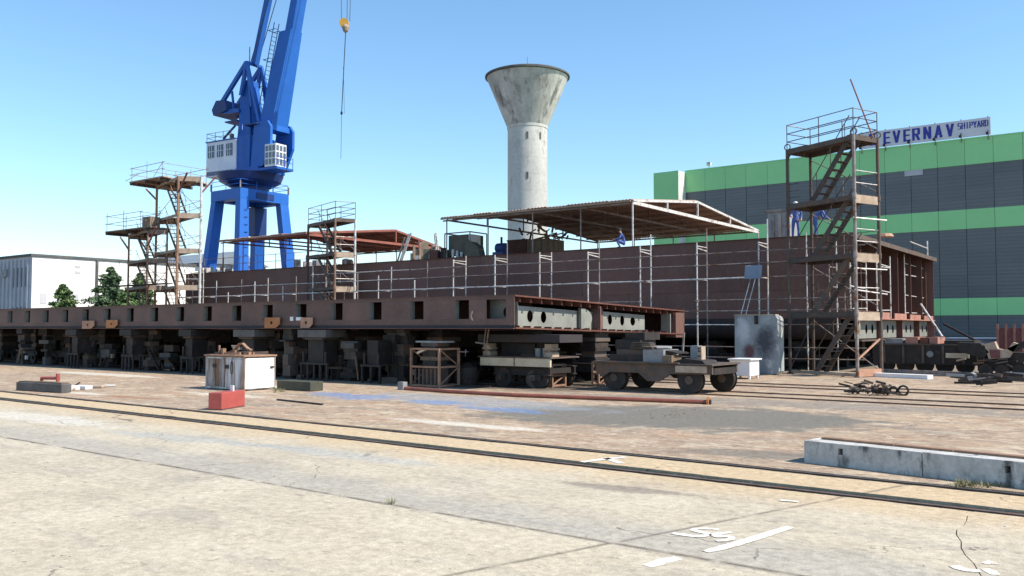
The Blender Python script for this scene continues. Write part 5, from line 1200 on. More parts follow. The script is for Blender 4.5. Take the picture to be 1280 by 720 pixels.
# white box cabinet
a = PY(914, 474, 33.2); b = PY(953, 474, 33.2); zt = PY(930, 448.5, 33.2).z
t = thing('white_box', 'small white box on short feet beside the end of the open bogie trolley', 'box', (a.x, 33.2, 0)); xm = a.x + (b.x - a.x) * .38
MB().box(xm - .55, 33.2, .12, b.x - .5, 34.2, zt - .06).build('box_body', 'white', t, bevel=.015)
MB().box(a.x - .1, 33.1, zt - .055, b.x - .42, 34.3, zt).build('box_lid', 'white', t, bevel=.01)
for xx in (xm - .5, b.x - .6):
    for yy in (33.25, 34.08): MB().box(xx, yy, 0, xx + .08, yy + .08, .12).build('foot', 'white', t)
# rusty clump of chain and shackle
c = G(1094, 494); t = thing('rusty_gear', 'low dark clump of rusty lifting gear and shackles on the paving', 'lifting gear', tuple(c))
for k in range(60):
    p = Vector((c.x + random.uniform(-.75, .5), c.y + random.uniform(-.3, .45), .04 + random.random() * .30)); q = p + Vector((random.uniform(-.35, .35), random.uniform(-.2, .2), random.uniform(-.1, .1))); q.z = max(.04, q.z)
    MB().bar(p, q, random.uniform(.03, .07)).build('link', random.choice(['dark', 'brown', 'dark']), t)
for sx_, r_ in ((.72, .14), (.45, .1)):
    MB().path([(c.x + sx_ + r_ * math.cos(q), c.y + .3, .15 + r_ * math.sin(q)) for q in [2 * math.pi * k / 12 for k in range(13)]], .035, 6).build('shackle', 'dark', t)
# pipes / channels right
def longbar(name, label, pa, pb, w, h, m_, z=None, cat='beam'):
    a = G(*pa); b = G(*pb); mb = MB(); mb.bar((a.x, a.y, h / 2 + (z or 0) + .002), (b.x, b.y, h / 2 + (z or 0) + .002), w, h); return tag(mb.build(name, m_, org=((a.x + b.x) / 2, (a.y + b.y) / 2, 0)), label, cat)
longbar('steel_channel', 'long white steel plank lying at the foot of the stair tower, pointing right', (1075, 470), (1163, 474), .45, .16, 'white')
longbar('steel_channel', 'long grey pipe lying on the ground behind the white plank, running off right', (1095, 465), (1330, 475), .16, .16, 'galv_dull')
longbar('steel_channel', 'second long grey pipe in front of the dark trolleys at the right edge', (1190, 472), (1330, 480), .14, .14, 'galv_dull')
longbar('steel_channel', 'pale yellow timber lying under the stair tower', (1000, 466), (1068, 470), .25, .12, 'paletimber')
# heavy trolley right of the tower
t = thing('long_trolley', 'long low dark trolley with packing on top, right of the stair tower', 'trolley', (-9, 42.5, 0))
a = PY(1092, 462, 42.0); b = PY(1222, 462, 42.0)
for yy in (41.9, 44.0):
    MB().box(a.x, yy, .45, b.x, yy + .2, 1.25).build('side_beam', 'dark', t); MB().box(a.x - .02, yy - .05, 1.25, b.x + .02, yy + .25, 1.31).build('top_flange', 'brown', t); MB().box(a.x - .02, yy - .05, .40, b.x + .02, yy + .25, .45).build('bottom_flange', 'dark', t)
for k in range(5): x = a.x + .5 + (b.x - a.x - 1) * k / 4; MB().tube((x, 42.15, .38), (x, 42.35, .38), .37, 18).build('wheel', 'dark', t); MB().box(x - .05, 41.84, .46, x + .05, 41.898, 1.24).build('stiffener', 'brown', t)
for (f0, f1, z0_, z1_, mm) in ((.12, .30, 1.312, 1.52, 'greysteel'), (.33, .45, 1.312, 1.60, 'ledge'), (.47, .55, 1.312, 1.58, 'hull_red'), (.56, .64, 1.312, 1.60, 'ledge'), (.7, .98, 1.312, 1.45, 'dark'), (.05, .11, 1.312, 1.5, 'wood')):
    MB().box(a.x + (b.x - a.x) * f0, 41.95, z0_, a.x + (b.x - a.x) * f1, 43.6, z1_).build('packing_block', mm, t)
p = PY(1182, 444, 41.5); MB().box(p.x, 41.5, .72, p.x + .9, 41.58, .92).build('pale_beam', 'paletimber', t)
MB().tube((a.x + 2.4, 41.85, .86), (a.x + 2.4, 41.89, .86), .14, 12).build('cover_disc', 'greysteel', t)
# poles leaning at hull end
def pole(label, pa, pb, Ya, Yb, r, mm):
    p = PY(*pa, Ya); q = PY(*pb, Yb); return tag(MB().tube(p, q, r, 8).build('leaning_pole', mm, org=(q.x, q.y, 0)), label, 'pole')
pole('pale pole leaning against the frames of the open hull end', (1151, 380), (1178, 421), 44, 42.5, .045, 'galv')
pole('dark thin pole slanting down from the hull end to the scrap at the right', (1180, 405), (1228, 430), 46, 44, .06, 'dark')
# scrap heap right edge
t = thing('scrap_machine', 'dark steel saddle shaped block with a pale front, at the right edge', 'steel saddle', tuple(PY(1255, 462, 40)))
a = PY(1222, 462, 40.5); b = PY(1290, 462, 40.5)
MB().box(a.x, 40.5, .25, b.x, 42, 1.0).build('base_beam', 'dark', t)
for k in range(5): x = a.x + .3 + k * .6; MB().tube((x, 40.4, .28), (x, 40.6, .28), .26, 16).build('wheel', 'dark', t)
u = lambda px, py: PY(px, py, 40.3)
MB().ext([u(1230, 430), u(1243, 427), u(1247, 436), u(1253, 437), u(1260, 436), u(1266, 428), u(1273, 430), u(1262, 447), u(1236, 449)], (0, .5, 0)).build('saddle', 'planksun', t)
MB().ext([u(1237, 437), u(1250, 437.5), u(1250, 447), u(1239, 448)], (0, -.04, 0)).build('saddle_pocket', 'maroon', t)
MB().ext([u(1258, 436), u(1285, 424), u(1292, 428), u(1266, 440)], (0, .9, 0)).build('arm', 'dark', t)
MB().ext([u(1196, 428), u(1225, 429), u(1236, 440), u(1229, 448), u(1200, 440)], (0, .9, 0)).build('arm', 'dark', t)
for k in range(10):
    p = u(1190 + random.random() * 90, 448 + random.random() * 8); MB().bar(p, p + Vector((random.uniform(-.7, .7), random.uniform(-.2, .2), random.uniform(-.12, .12))), .07).build('bar', random.choice(['brown', 'planksun', 'dark']), t)
t = thing('scrap_pile', 'flat heap of black scrap and rods on the paving near the right edge', 'scrap pile', tuple(G(1245, 482)))
for k in range(34):
    p = G(random.uniform(1205, 1290), random.uniform(474, 484)); p.z = .05 + random.random() * .25; q = p + Vector((random.uniform(-.8, .8), random.uniform(-.3, .3), random.uniform(-.1, .1))); q.z = max(q.z, .04)
    MB().bar(p, q, random.uniform(.04, .14)).build('piece', random.choice(['dark', 'dark', 'brown', 'greysteel']), t)
# far pallets by the green hall
a = PY(1184, 424, 62); b = PY(1245, 424, 62); t = thing('blue_skip', 'low pale blue skip in front of the green hall', 'skip', (a.x, 62, 0))
m_ = MB(); zt = a.z
m_.ext([(a.x, 62, .1), (b.x, 62, .1), (b.x + .3, 62, zt), (a.x - .3, 62, zt)], (0, 3, 0)); m_.build('skip_body', 'bluegrey', t); MB().box(a.x - .35, 61.9, zt, b.x + .35, 65.1, zt + .08).build('skip_rim', 'bluegrey', t)
a = PY(1247, 413, 60); b = PY(1300, 413, 60); t = thing('red_container', 'maroon open container with pale posts at the right edge, by the green hall', 'container', (a.x, 60, 0))
for k in range(5): MB().box(a.x + (b.x - a.x) * k / 5 + .02, 60, .1, a.x + (b.x - a.x) * (k + 1) / 5 - .02, 60.1, 2.0).build('side_panel', 'maroon', t)
for k in range(6): x = a.x + (b.x - a.x) * k / 5; MB().box(x - .06, 59.94, 0, x + .06, 59.998, 2.25).build('post', 'ledge', t)
MB().box(a.x, 60.11, .1, b.x, 62.5, 1.8).build('load', 'maroon', t)
# bright bits seen between the trolleys: crates on the far side
for k, (px, w_, h_, mm, lb) in enumerate(((30, 2.2, 1.5, 'planksun', 'cream crate seen in the leftmost gap under the low section'), (72, 1.8, 1.4, 'orange', 'orange and cream crate seen between the left trolleys'), (126, 1.6, 1.5, 'white', 'white crate seen under the low section below the far left towers'), (200, 1.5, 1.2, 'paletimber', 'pale yellow crate seen under the low section, left of the white cabinet'), (236, 1.4, 1.2, 'paletimber', 'pale timber crate seen just left of the white cabinet'), (372, .7, 1.1, 'white', 'white upright box seen between trolleys right of the white cabinet'), (438, .6, .9, 'white', 'small white box seen in the gap near the middle of the low section'))):
    p = PY(px, 436, 36); m_ = MB(); m_.box(p.x - w_ / 2, 36, .45, p.x + w_ / 2, 37, .45 + h_ * .62); t = thing('crate', lb, 'crate', (p.x, 36, 0)); m_.build('crate_body', mm, t)
    for sx_ in (-1, 1): MB().box(p.x + sx_ * w_ * .4 - .06, 36.1, 0, p.x + sx_ * w_ * .4 + .06, 36.9, .45).build('leg', 'wood', t)

# ================================================================== CRANE
CC = Vector((0, 0, 0)); D_ = 100.0
rr = ray(310.5, 410); kk = D_ / (rr.x * -math.sin(YAW) + rr.y * math.cos(YAW)); CC = Vector((rr.x * kk, rr.y * kk, 0))
Rt = Vector((math.cos(YAW), math.sin(YAW), 0)); Fw = Vector((-math.sin(YAW), math.cos(YAW), 0))
es = (Rt * .86 - Fw * .51).normalized(); ew = (-Rt * .51 - Fw * .86).normalized()
def U(s, w, z): return CC + es * s + ew * w + Vector((0, 0, z))
crane = thing('harbour_crane', 'tall blue slewing portal crane with a raised jib behind the hull', 'crane', tuple(CC))
# portal: four splayed box legs under a ring frame (aligned to the yard)
hx, hy = 2.75, 5.4; top_z = 17.4
def legpts(sx_, sy_):
    tb_ = Vector((CC.x + sx_ * 2.25, CC.y + sy_ * 2.72, top_z - 1.2)); bb_ = Vector((CC.x + sx_ * 3.4, CC.y + sy_ * 3.65, 3.2)); return tb_, bb_
for sx_ in (-1, 1):
    for sy_ in (-1, 1):
        tb_, bb_ = legpts(sx_, sy_); m_ = MB(); vs = []
        for P_, wx, wy in ((bb_, .48, .68), (tb_, .42, .58)):
            for (i, j) in ((-1, -1), (1, -1), (1, 1), (-1, 1)): vs.append((P_.x + i * wx, P_.y + j * wy, P_.z))
        m_.add(vs, [(0, 1, 5, 4), (1, 2, 6, 5), (2, 3, 7, 6), (3, 0, 4, 7), (0, 3, 2, 1), (4, 5, 6, 7)]); o = m_.build('portal_leg', 'blue2' if sy_ < 0 or sx_ > 0 else 'blue', crane)
        MB().box(bb_.x - 1.5, bb_.y - .7, 1.6, bb_.x + 1.5, bb_.y + .7, 3.2).build('bogie', 'bluedark', crane)
        for q in (-1.0, -.35, .35, 1.0):
            MB().tube((bb_.x + q * 1.2, bb_.y - .15, .9), (bb_.x + q * 1.2, bb_.y + .15, .9), .5, 14).build('wheel', 'dark', crane)
        MB().box(bb_.x - 1.6, bb_.y - .35, .9, bb_.x + 1.6, bb_.y + .35, 1.58).build('wheel_frame', 'bluedark', crane)
m_ = MB(); ox, oy = 2.68, 3.32
for z0_, z1_ in ((top_z - 1.2, top_z),):
    m_.box(CC.x - ox, CC.y - oy, z0_ + .01, CC.x + ox, CC.y - oy + 1.15, z1_); m_.box(CC.x - ox, CC.y + oy - 1.15, z0_ + .01, CC.x + ox, CC.y + oy, z1_)
    m_.box(CC.x - ox, CC.y - oy + 1.15, z0_ + .01, CC.x - ox + .8, CC.y + oy - 1.15, z1_); m_.box(CC.x + ox - .8, CC.y - oy + 1.15, z0_ + .01, CC.x + ox, CC.y + oy - 1.15, z1_)
m_.build('portal_frame', 'blue2', crane)
MB().box(CC.x - ox + .8, CC.y - oy + 1.15, top_z - .8, CC.x + ox - .8, CC.y + oy - 1.15, top_z - .02).build('portal_floor', 'blue', crane)
# switch gear housing on the rear leg
MB().box(CC.x - 2.85, CC.y + 1.9, 12.8, CC.x - 1.6, CC.y + 3.6, 16.15).build('shaft_housing', 'bluedark', crane)
for k in range(14): MB().bar((CC.x + 3.68 - .06 * k, CC.y - 3.5 + .05 * k, 4 + .85 * k), (CC.x + 3.68 - .06 * k, CC.y - 3.1 + .05 * k, 4 + .85 * k), .05).build('rung', 'bluedark', crane)
for sy_ in (-1, 1): MB().bar((CC.x - 2.6, CC.y + sy_ * 3.4, 4.6), (CC.x + 2.6, CC.y + sy_ * 3.4, 4.6), .8, 2.2).build('sill_beam', 'blue', crane)
for (x, y) in ((-ox, -oy), (ox, -oy), (ox, oy), (-ox, oy)):
    MB().tube((CC.x + x, CC.y + y, top_z), (CC.x + x, CC.y + y, top_z + .8), .08, 6).build('corner_lamp', 'galv_dull', crane)
# slewing ring and platform
MB().lathe([(.1, top_z), (2.1, top_z), (2.1, top_z + .5), (3.4, top_z + 1.2), (3.7, top_z + 2.0), (.1, top_z + 2.0)], CC.x, CC.y, 36).build('slewing_ring', 'bluedark', crane, smooth=False)
zp_ = top_z + 2.0
m_ = MB(); m_.ext([U(-4.9, -2.1, zp_), U(-4.9, 2.1, zp_), U(3.4, 2.1, zp_), U(3.4, -2.0, zp_)], (0, 0, .5)); m_.build('turntable', 'blue', crane)
zb = zp_ + .5
def ubox(name, s0, s1, w0, w1, z0_, z1_, mm): m_ = MB(); m_.ext([U(s0, w0, z0_), U(s1, w0, z0_), U(s1, w1, z0_), U(s0, w1, z0_)], (0, 0, z1_ - z0_)); return m_.build(name, mm, crane)
hz = 23.3
house = ubox('machine_house', -4.95, -.1, -2.1, 2.1, zb - .6, hz, 'housewhite')
ubox('house_roof', -5.05, -.1, -2.2, 2.2, hz, hz + .12, 'blue')
for k in range(3):
    s0 = -4.65 + 1.5 * k; w = MB(); w.ext([U(s0, 2.12, 21.5), U(s0 + 1.0, 2.12, 21.5), U(s0 + 1.0, 2.12, 22.9), U(s0, 2.12, 22.9)], ew * .03); wo = w.build('window', 'glass', crane)
    for q in (.33, .66): m2 = MB(); m2.bar(U(s0 + q, 2.17, 21.5), U(s0 + q, 2.17, 22.9), .06); m2.build('glazing_bar', 'housewhite', wo)
    m2 = MB(); m2.bar(U(s0, 2.17, 22.2), U(s0 + 1.0, 2.17, 22.2), .06); m2.build('glazing_bar', 'housewhite', wo)
ubox('engine_house', -.08, 1.9, -1.95, 1.95, zb, 23.6, 'blue')
ubox('engine_panel', 1.91, 1.95, -1.6, 1.6, zb + .4, 23.0, 'blue2')
# A-frame tower column
m_ = MB(); vs = []
for (s0, s1, w_, z_) in ((-.9, 1.25, 1.2, 23.6), (-.75, .25, .75, 30.3)):
    vs += [U(s0, -w_, z_), U(s1, -w_, z_), U(s1, w_, z_), U(s0, w_, z_)]
m_.add(vs, [(0, 1, 5, 4), (1, 2, 6, 5), (2, 3, 7, 6), (3, 0, 4, 7), (0, 3, 2, 1), (4, 5, 6, 7)]); m_.build('mast_column', 'blue', crane)
m_ = MB(); m_.ext([U(1.30, -1.0, 24.0), U(.42, -.6, 29.6), U(.42, .6, 29.6), U(1.30, 1.0, 24.0)], es * .06); m_.build('mast_panel', 'blue2', crane)
for w_ in (-1.1, 1.1):
    ap = U(.35, w_, 32.2)
    MB().bar(U(-.5, w_, 28.5), ap, .35, .4).build('apex_strut', 'blue', crane); MB().bar(ap, U(2.6, w_ * 1.1, 25.1), .32, .36).build('apex_strut', 'blue2', crane)
    MB().bar(ap, U(1.2, w_, 27.0), .2, .25).build('apex_strut', 'blue', crane)
    MB().bar(ap, U(-4.1, w_, 27.6), .35, .45).build('lever_arm', 'blue', crane); MB().bar(U(-4.2, w_, 27.0), U(-.7, w_, 26.8), .3, .45).build('lever_arm', 'blue', crane)
    MB().bar(U(-2.0, w_, 29.2), U(-1.6, w_, 26.9), .2).build('lever_strut', 'blue', crane)
m_ = MB(); m_.ext([U(-4.9, -1.5, 27.3), U(-4.2, -1.5, 28.3), U(-2.7, -1.5, 28.2), U(-2.4, -1.5, 27.0), U(-4.6, -1.5, 26.6)], ew * 3.0); m_.build('counterweight', 'bluedark', crane)
ubox('service_platform', -2.9, -.9, -1.3, 1.3, 25.6, 25.75, 'bluedark'); ubox('service_platform', 1.3, 3.2, .2, 2.2, 24.6, 24.75, 'bluedark')
MB().bar(U(.35, -1.2, 32.2), U(.35, 1.2, 32.2), .3).build('apex_pin', 'blue', crane); MB().tube(U(-.4, 0, 30.3), U(-.4, 0, 34.4), .06, 6).build('lightning_rod', 'galv_dull', crane)
# boom
def bs(z_): return 2.97 + .230 * (z_ - 19.8)
def boomseg(name, z0_, z1_, ds0, ds1, w0, w1, mm):
    m_ = MB(); vs = []
    for z_, ds, w_ in ((z0_, ds0, w0), (z1_, ds1, w1)):
        s = bs(z_); vs += [U(s + .48 - ds, -w_, z_), U(s + .48, -w_, z_), U(s + .48, w_, z_), U(s + .48 - ds, w_, z_)]
    m_.add(vs, [(0, 1, 5, 4), (1, 2, 6, 5), (2, 3, 7, 6), (3, 0, 4, 7), (0, 3, 2, 1), (4, 5, 6, 7)]); return m_.build(name, mm, crane)
boomseg('boom', 24.6, 35.0, 2.0, 1.8, 1.25, .85, 'blue2'); boomseg('boom', 35.0, 63, 1.05, .9, .72, .6, 'blue2')
for w_ in (-1.5, 1.5):
    m_ = MB(); m_.ext([U(1.95, w_, 19.9), U(3.9, w_, 19.9), U(5.0, w_, 22.2), U(5.0, w_, 24.2), U(4.5, w_, 24.9), U(2.5, w_, 24.9)], ew * .35 * (1 if w_ > 0 else -1)); m_.build('boom_foot', 'blue2', crane)
for h_ in (.5, 1.0):
    for (xa, ya, xb_, yb_) in ((-2.6, -3.25, 2.6, -3.25), (2.6, -3.25, 2.6, 3.25), (2.6, 3.25, -2.6, 3.25)):
        MB().tube((CC.x + xa, CC.y + ya, top_z + h_), (CC.x + xb_, CC.y + yb_, top_z + h_), .03, 5).build('guard_rail', 'blue2', crane)
for (xa, ya) in ((-2.6, -3.25), (0, -3.25), (2.6, -3.25), (2.6, -1.1), (2.6, 1.1), (2.6, 3.25), (0, 3.25)):
    MB().tube((CC.x + xa, CC.y + ya, top_z), (CC.x + xa, CC.y + ya, top_z + 1.0), .035, 5).build('guard_post', 'blue2', crane)
MB().box(CC.x + 2.69, CC.y - 1.2, top_z - 1.0, CC.x + 2.73, CC.y + 1.2, top_z - .3).build('cover_plate', 'bluedark', crane)
MB().path([U(1.4, 2.2, 19.9), U(1.0, 2.2, 21.6), U(1.0, 2.2, 23.5), U(.3, 1.6, 26.0), U(-.6, 1.0, 29.5)], .05, 5).build('access_rail', 'blue', crane)
MB().tube(U(-1.8, 1.2, hz), U(-1.8, 1.2, hz + .9), .25, 10).build('roof_fan', 'galv_dull', crane)
ubox('boom_cross', 2.9, 4.6, -1.45, 1.45, 24.0, 24.6, 'blue2'); ubox('boom_cross', 2.2, 3.4, -1.45, 1.45, 20.2, 21.0, 'bluedark')
for w_ in (-.35, .35): MB().tube(U(bs(24) - 1.9, w_ + .9, 24.6), U(bs(36) - 1.9, w_ + .9, 36), .05, 6).build('ladder_rail', 'bluedark', crane)
for k in range(24): z_ = 24.8 + k * .46; MB().tube(U(bs(z_) - 1.9, .55, z_), U(bs(z_) - 1.9, 1.25, z_), .03, 5).build('rung', 'bluedark', crane)
for z_ in (26, 29, 32, 35.2): MB().path([U(bs(z_) - 1.7, .5, z_), U(bs(z_) - 2.6, .5, z_), U(bs(z_) - 2.6, 1.3, z_), U(bs(z_) - 1.7, 1.3, z_)], .04, 5).build('safety_hoop', 'bluedark', crane)
MB().bar(U(.5, 0, 32.2), U(8.6, 0, 61.5), .65, .6).build('tie_beam', 'blue', crane)
for w_ in (-.5, .5): MB().tube(U(.2, w_, 32), U(bs(60) - .5, w_, 60), .05, 5).build('luffing_cable', 'rope', crane)
hk = U(0, 0, 0); nose_s = ((430 - 312) / 11.0) / .86 * 1.0
m_ = MB(); m_.ext([U(bs(62) - 1.2, -.9, 62), U(bs(63) - 1.2, -.9, 63.6), U(nose_s + .5, -.5, 66.5), U(nose_s + .6, -.5, 66.0)], ew * 1.8); m_.build('jib_nose', 'blue2', crane)
# cabin with many panes
cb = ubox('cabin', 4.3, 5.95, .35, 1.95, 19.7, 22.2, 'white')
for k in range(3):
    for j in range(3):
        s0 = 4.36 + .53 * k; z_ = 19.95 + .74 * j
        m2 = MB(); m2.ext([U(s0 + .05, 1.96, z_), U(s0 + .42, 1.96, z_), U(s0 + .42, 1.96, z_ + .58), U(s0 + .05, 1.96, z_ + .58)], ew * .02); m2.build('pane', 'cabglass', cb)
        w0 = .40 + .52 * k; m2 = MB(); m2.ext([U(5.96, w0 + .04, z_), U(5.96, w0 + .42, z_), U(5.96, w0 + .42, z_ + .58), U(5.96, w0 + .04, z_ + .58)], es * .02); m2.build('pane', 'cabglass', cb)
ubox('cabin_floor', 3.42, 6.3, -.4, 2.1, 19.35, 19.6, 'blue')
for (s0, w0) in ((6.25, 2.05), (6.25, .9), (6.25, -.35)): MB().tube(U(s0, w0, 19.6), U(s0, w0, 20.8), .04, 6).build('guard_post', 'blue2', crane)
for h in (.6, 1.15): MB().tube(U(6.25, 2.05, 19.6 + h), U(6.25, -.35, 19.6 + h), .035, 6).build('guard_rail', 'blue2', crane)
for (s0, w0) in ((-4.9, 2.1), (-3.5, 2.1), (-2.2, 2.1), (-.9, 2.1), (-4.9, -2.1)): MB().tube(U(s0, w0, hz), U(s0, w0, hz + 1.1), .035, 6).build('guard_post', 'galv_dull', crane)
for h in (.55, 1.05): MB().path([U(-4.9, -2.1, hz + h), U(-4.9, 2.1, hz + h), U(-.9, 2.1, hz + h)], .03, 6).build('guard_rail', 'galv_dull', crane)
MB().bar(U(-2.5, 1.8, hz + .3), U(-.6, 1.8, hz + 1.6), .18).build('strut', 'bluedark', crane)
# hoist cables and hook block
hp_ = U(nose_s, 0, 0)
rr = ray(432, 33); kk = ((hp_ - Vector((0, 0, 0))).dot(Fw)) / rr.dot(Fw); hook = Vector((rr.x * kk, rr.y * kk, HC + rr.z * kk))
t = thing('hook_block', 'yellow hook block hanging high on cables right of the crane jib', 'hook block', tuple(hook))
for dx_ in (-.45, .45, .15): MB().tube(hook + Rt * dx_ + Vector((0, 0, .6)), hook + Rt * dx_ * 2 + Vector((0, 0, 30)), .035, 5).build('cable', 'rope', t)
MB().tube(hook - Rt * .15 + Vector((0, 0, .35)) - Fw * .25, hook - Rt * .15 + Vector((0, 0, .35)) + Fw * .25, .5, 16).build('sheave', 'yellow', t)
MB().lathe([(.05, hook.z - .75), (.28, hook.z - .5), (.4, hook.z - .1), (.3, hook.z + .2), (.05, hook.z + .3)], hook.x, hook.y, 14).build('weight', 'planksun', t)
low = hook + Vector((0, 0, -9.4)) - Rt * .35
MB().tube(hook + Vector((0, 0, -.7)), low, .05, 5).build('sling', 'rope', t); MB().lathe([(.03, low.z - .25), (.12, low.z - .15), (.13, low.z), (.03, low.z + .2)], low.x, low.y, 10).build('hook', 'dark', t)
MB().tube(low, low + Vector((-.05, 0, -5)), .025, 5).build('sling', 'rope', t)
MB().tube(low + Rt * .3 + Vector((0, 0, -.1)), low + Rt * .15 + Vector((0, 0, 5)), .02, 5).build('sling', 'rope', t)

# ================================================================== WATER TOWER
Dw = 132.0; rr = ray(659.5, 410); kk = Dw / rr.dot(Fw); wc = Vector((rr.x * kk, rr.y * kk, 0)); mp_ = Dw / FPX
wt = thing('water_tower', 'tall concrete water tower with a stained funnel shaped tank', 'water tower', tuple(wc))
zr = HC + (410 - 95) * mp_; zk = HC + (410 - 158) * mp_; rs = 25.0 * mp_; rt_ = 51.5 * mp_
ns_ = 13
for k in range(ns_):       # slip-formed shaft rings
    z0_ = zk * k / ns_; z1_ = zk * (k + 1) / ns_
    MB().lathe([(rs - .02, z0_), (rs, z0_ + .03), (rs, z1_ - .03), (rs - .02, z1_)], wc.x, wc.y, 64).build('shaft_ring', 'concrete', wt)
MB().lathe([(rs, zk - .3), (rs + .06, zk - .25), (rs + .10, zk + .1), (rs + .1, zk + .15)], wc.x, wc.y, 64).build('collar', 'concrete', wt)
nr_ = 5
for k in range(nr_):
    f0, f1 = k / nr_, (k + 1) / nr_; z0_ = zk + .15 + (zr - zk - .15) * f0; z1_ = zk + .15 + (zr - zk - .15) * f1
    ra = rs + .1 + (rt_ - rs - .1) * f0; rb = rs + .1 + (rt_ - rs - .1) * f1
    for seg_ in range(16):
        a0_ = 2 * math.pi * seg_ / 16; m_ = MB(); vs = []
        for r__, z__ in ((ra, z0_ + .008), (rb - .006, z1_ - .008)):
            for q in range(5): an = a0_ + (2 * math.pi / 16) * (q / 4 * .996 + .002); vs.append((wc.x + r__ * math.cos(an), wc.y + r__ * math.sin(an), z__))
        m_.add(vs, [(q, q + 1, 5 + q + 1, 5 + q) for q in range(4)]); m_.build('tank_panel', 'concdirty' if not (k == 1 and False) else 'concrete', wt, smooth=True)
MB().lathe([(rs, zk + .1), (rt_ - .15, zr)], wc.x, wc.y, 64).build('tank_core', 'concdirty', wt, smooth=True)
MB().lathe([(rt_ - .05, zr), (rt_ + .25, zr + .05), (rt_ + .25, zr + .3), (rt_ - .3, zr + .55), (1.0, zr + .85), (.02, zr + .9)], wc.x, wc.y, 64).build('rim', 'concrim', wt)
MB().tube((wc.x, wc.y, zr + 1.2), (wc.x, wc.y, zr + 3.3), .05, 6).build('antenna', 'galv_dull', wt)
for (px, py) in ((659, 172), (675, 172), (659, 222)):
    rr = ray(px, py); lat = (px - 659.5) * mp_; dep = math.sqrt(max(.1, rs * rs - lat * lat)); p = wc + Rt * lat - Fw * dep; z = HC + (410 - py) * mp_
    n_ = (p - wc).normalized(); tt = Vector((-n_.y, n_.x, 0)); m_ = MB(); q = Vector((p.x, p.y, z)) + n_ * -.1
    m_.ext([q + tt * .14 + Vector((0, 0, -.5)), q - tt * .14 + Vector((0, 0, -.5)), q - tt * .14 + Vector((0, 0, .5)), q + tt * .14 + Vector((0, 0, .5))], n_ * .16); m_.build('slit_window', 'concrim', wt)

# ================================================================== GREEN HALL
YG = 100.0; gx0 = PY(857, 240, YG).x; PW = 2.6; zt = PY(1075, 190, YG).z
zt = PY(1280, 166, YG).z
hall = thing('green_hall', 'huge shipyard hall with green and slate coloured facade bands, at the right', 'industrial hall', (gx0 + 20, YG, 0))
bands = [(0.3, 3.3, 'g', 3), (3.3, 5.05, 'G', 1), (5.05, 12.15, 'g', 6), (12.15, 14.15, 'G', 1), (14.15, 18.75, 'g', 4), (18.75, zt, 'G', 1)]
MB().box(gx0 + .05, YG + .12, 0, gx0 + 90, YG + 50, zt - .1).build('hall_core', 'mullion', hall)
NC = 17
for c in range(NC):
    x0_ = gx0 + PW * c; x1_ = x0_ + PW
    for (z0_, z1_, kind, nr_) in bands:
        for r_ in range(nr_):
            za = z0_ + (z1_ - z0_) * r_ / nr_; zb_ = z0_ + (z1_ - z0_) * (r_ + 1) / nr_
            if kind == 'G': MB().box(x0_ + .015, YG - .06, za, x1_ - .015, YG + .10, zb_).build('facade_panel', 'green', hall)
            else: MB().box(x0_ + .03, YG + .01 + .012 * ((c + r_) % 2), za + .004, x1_ - .03, YG + .10, zb_ - .004).build('glazing_pane', 'greypane', hall)
for (z0_, z1_, kind, nr_) in bands:
    MB().box(gx0 + PW * NC + .02, YG, z0_, gx0 + 90, YG + .1, z1_).build('facade_panel', 'green' if kind == 'G' else 'greypane', hall)
MB().box(gx0 - .05, YG - .1, zt, gx0 + 90, YG + 50, zt + .12).build('roof_flashing', 'green', hall)
p = PY(1142, 216, YG); MB().box(p.x - .9, YG - .03, p.z - .3, p.x + .9, YG - .002, p.z + .35).build('open_vent', 'wallgrey', hall)
# projecting green stair block
r848 = ray(848, 230); Yf = gx0 / (r848.x / r848.y); xl_ = PY(817, 230, Yf).x; zt2 = PY(830, 215, Yf).z
MB().box(xl_, Yf, 0, gx0 - .04, YG + 6, zt2).build('stair_block', 'green', hall); MB().box(gx0 - .038, Yf + .01, 0, gx0, YG - .01, zt2 - .02).build('pale_flank', 'paleside', hall)
for k in range(3): MB().box(gx0 - .037 + .001, Yf + (YG - Yf) * (k + .5) / 3 - .04, 0, gx0 + .03, Yf + (YG - Yf) * (k + .5) / 3 + .04, zt2 - .1).build('flank_rib', 'paleside', hall)
p = PY(882, 205, YG - .5); MB().tube((p.x, YG + .5, zt), (p.x, YG + .5, zt + 1.0), .06, 6).build('roof_vent', 'galv', hall); MB().box(p.x - .25, YG + .3, zt + .5, p.x + .25, YG + .7, zt + .9).build('roof_box', 'galv', hall)
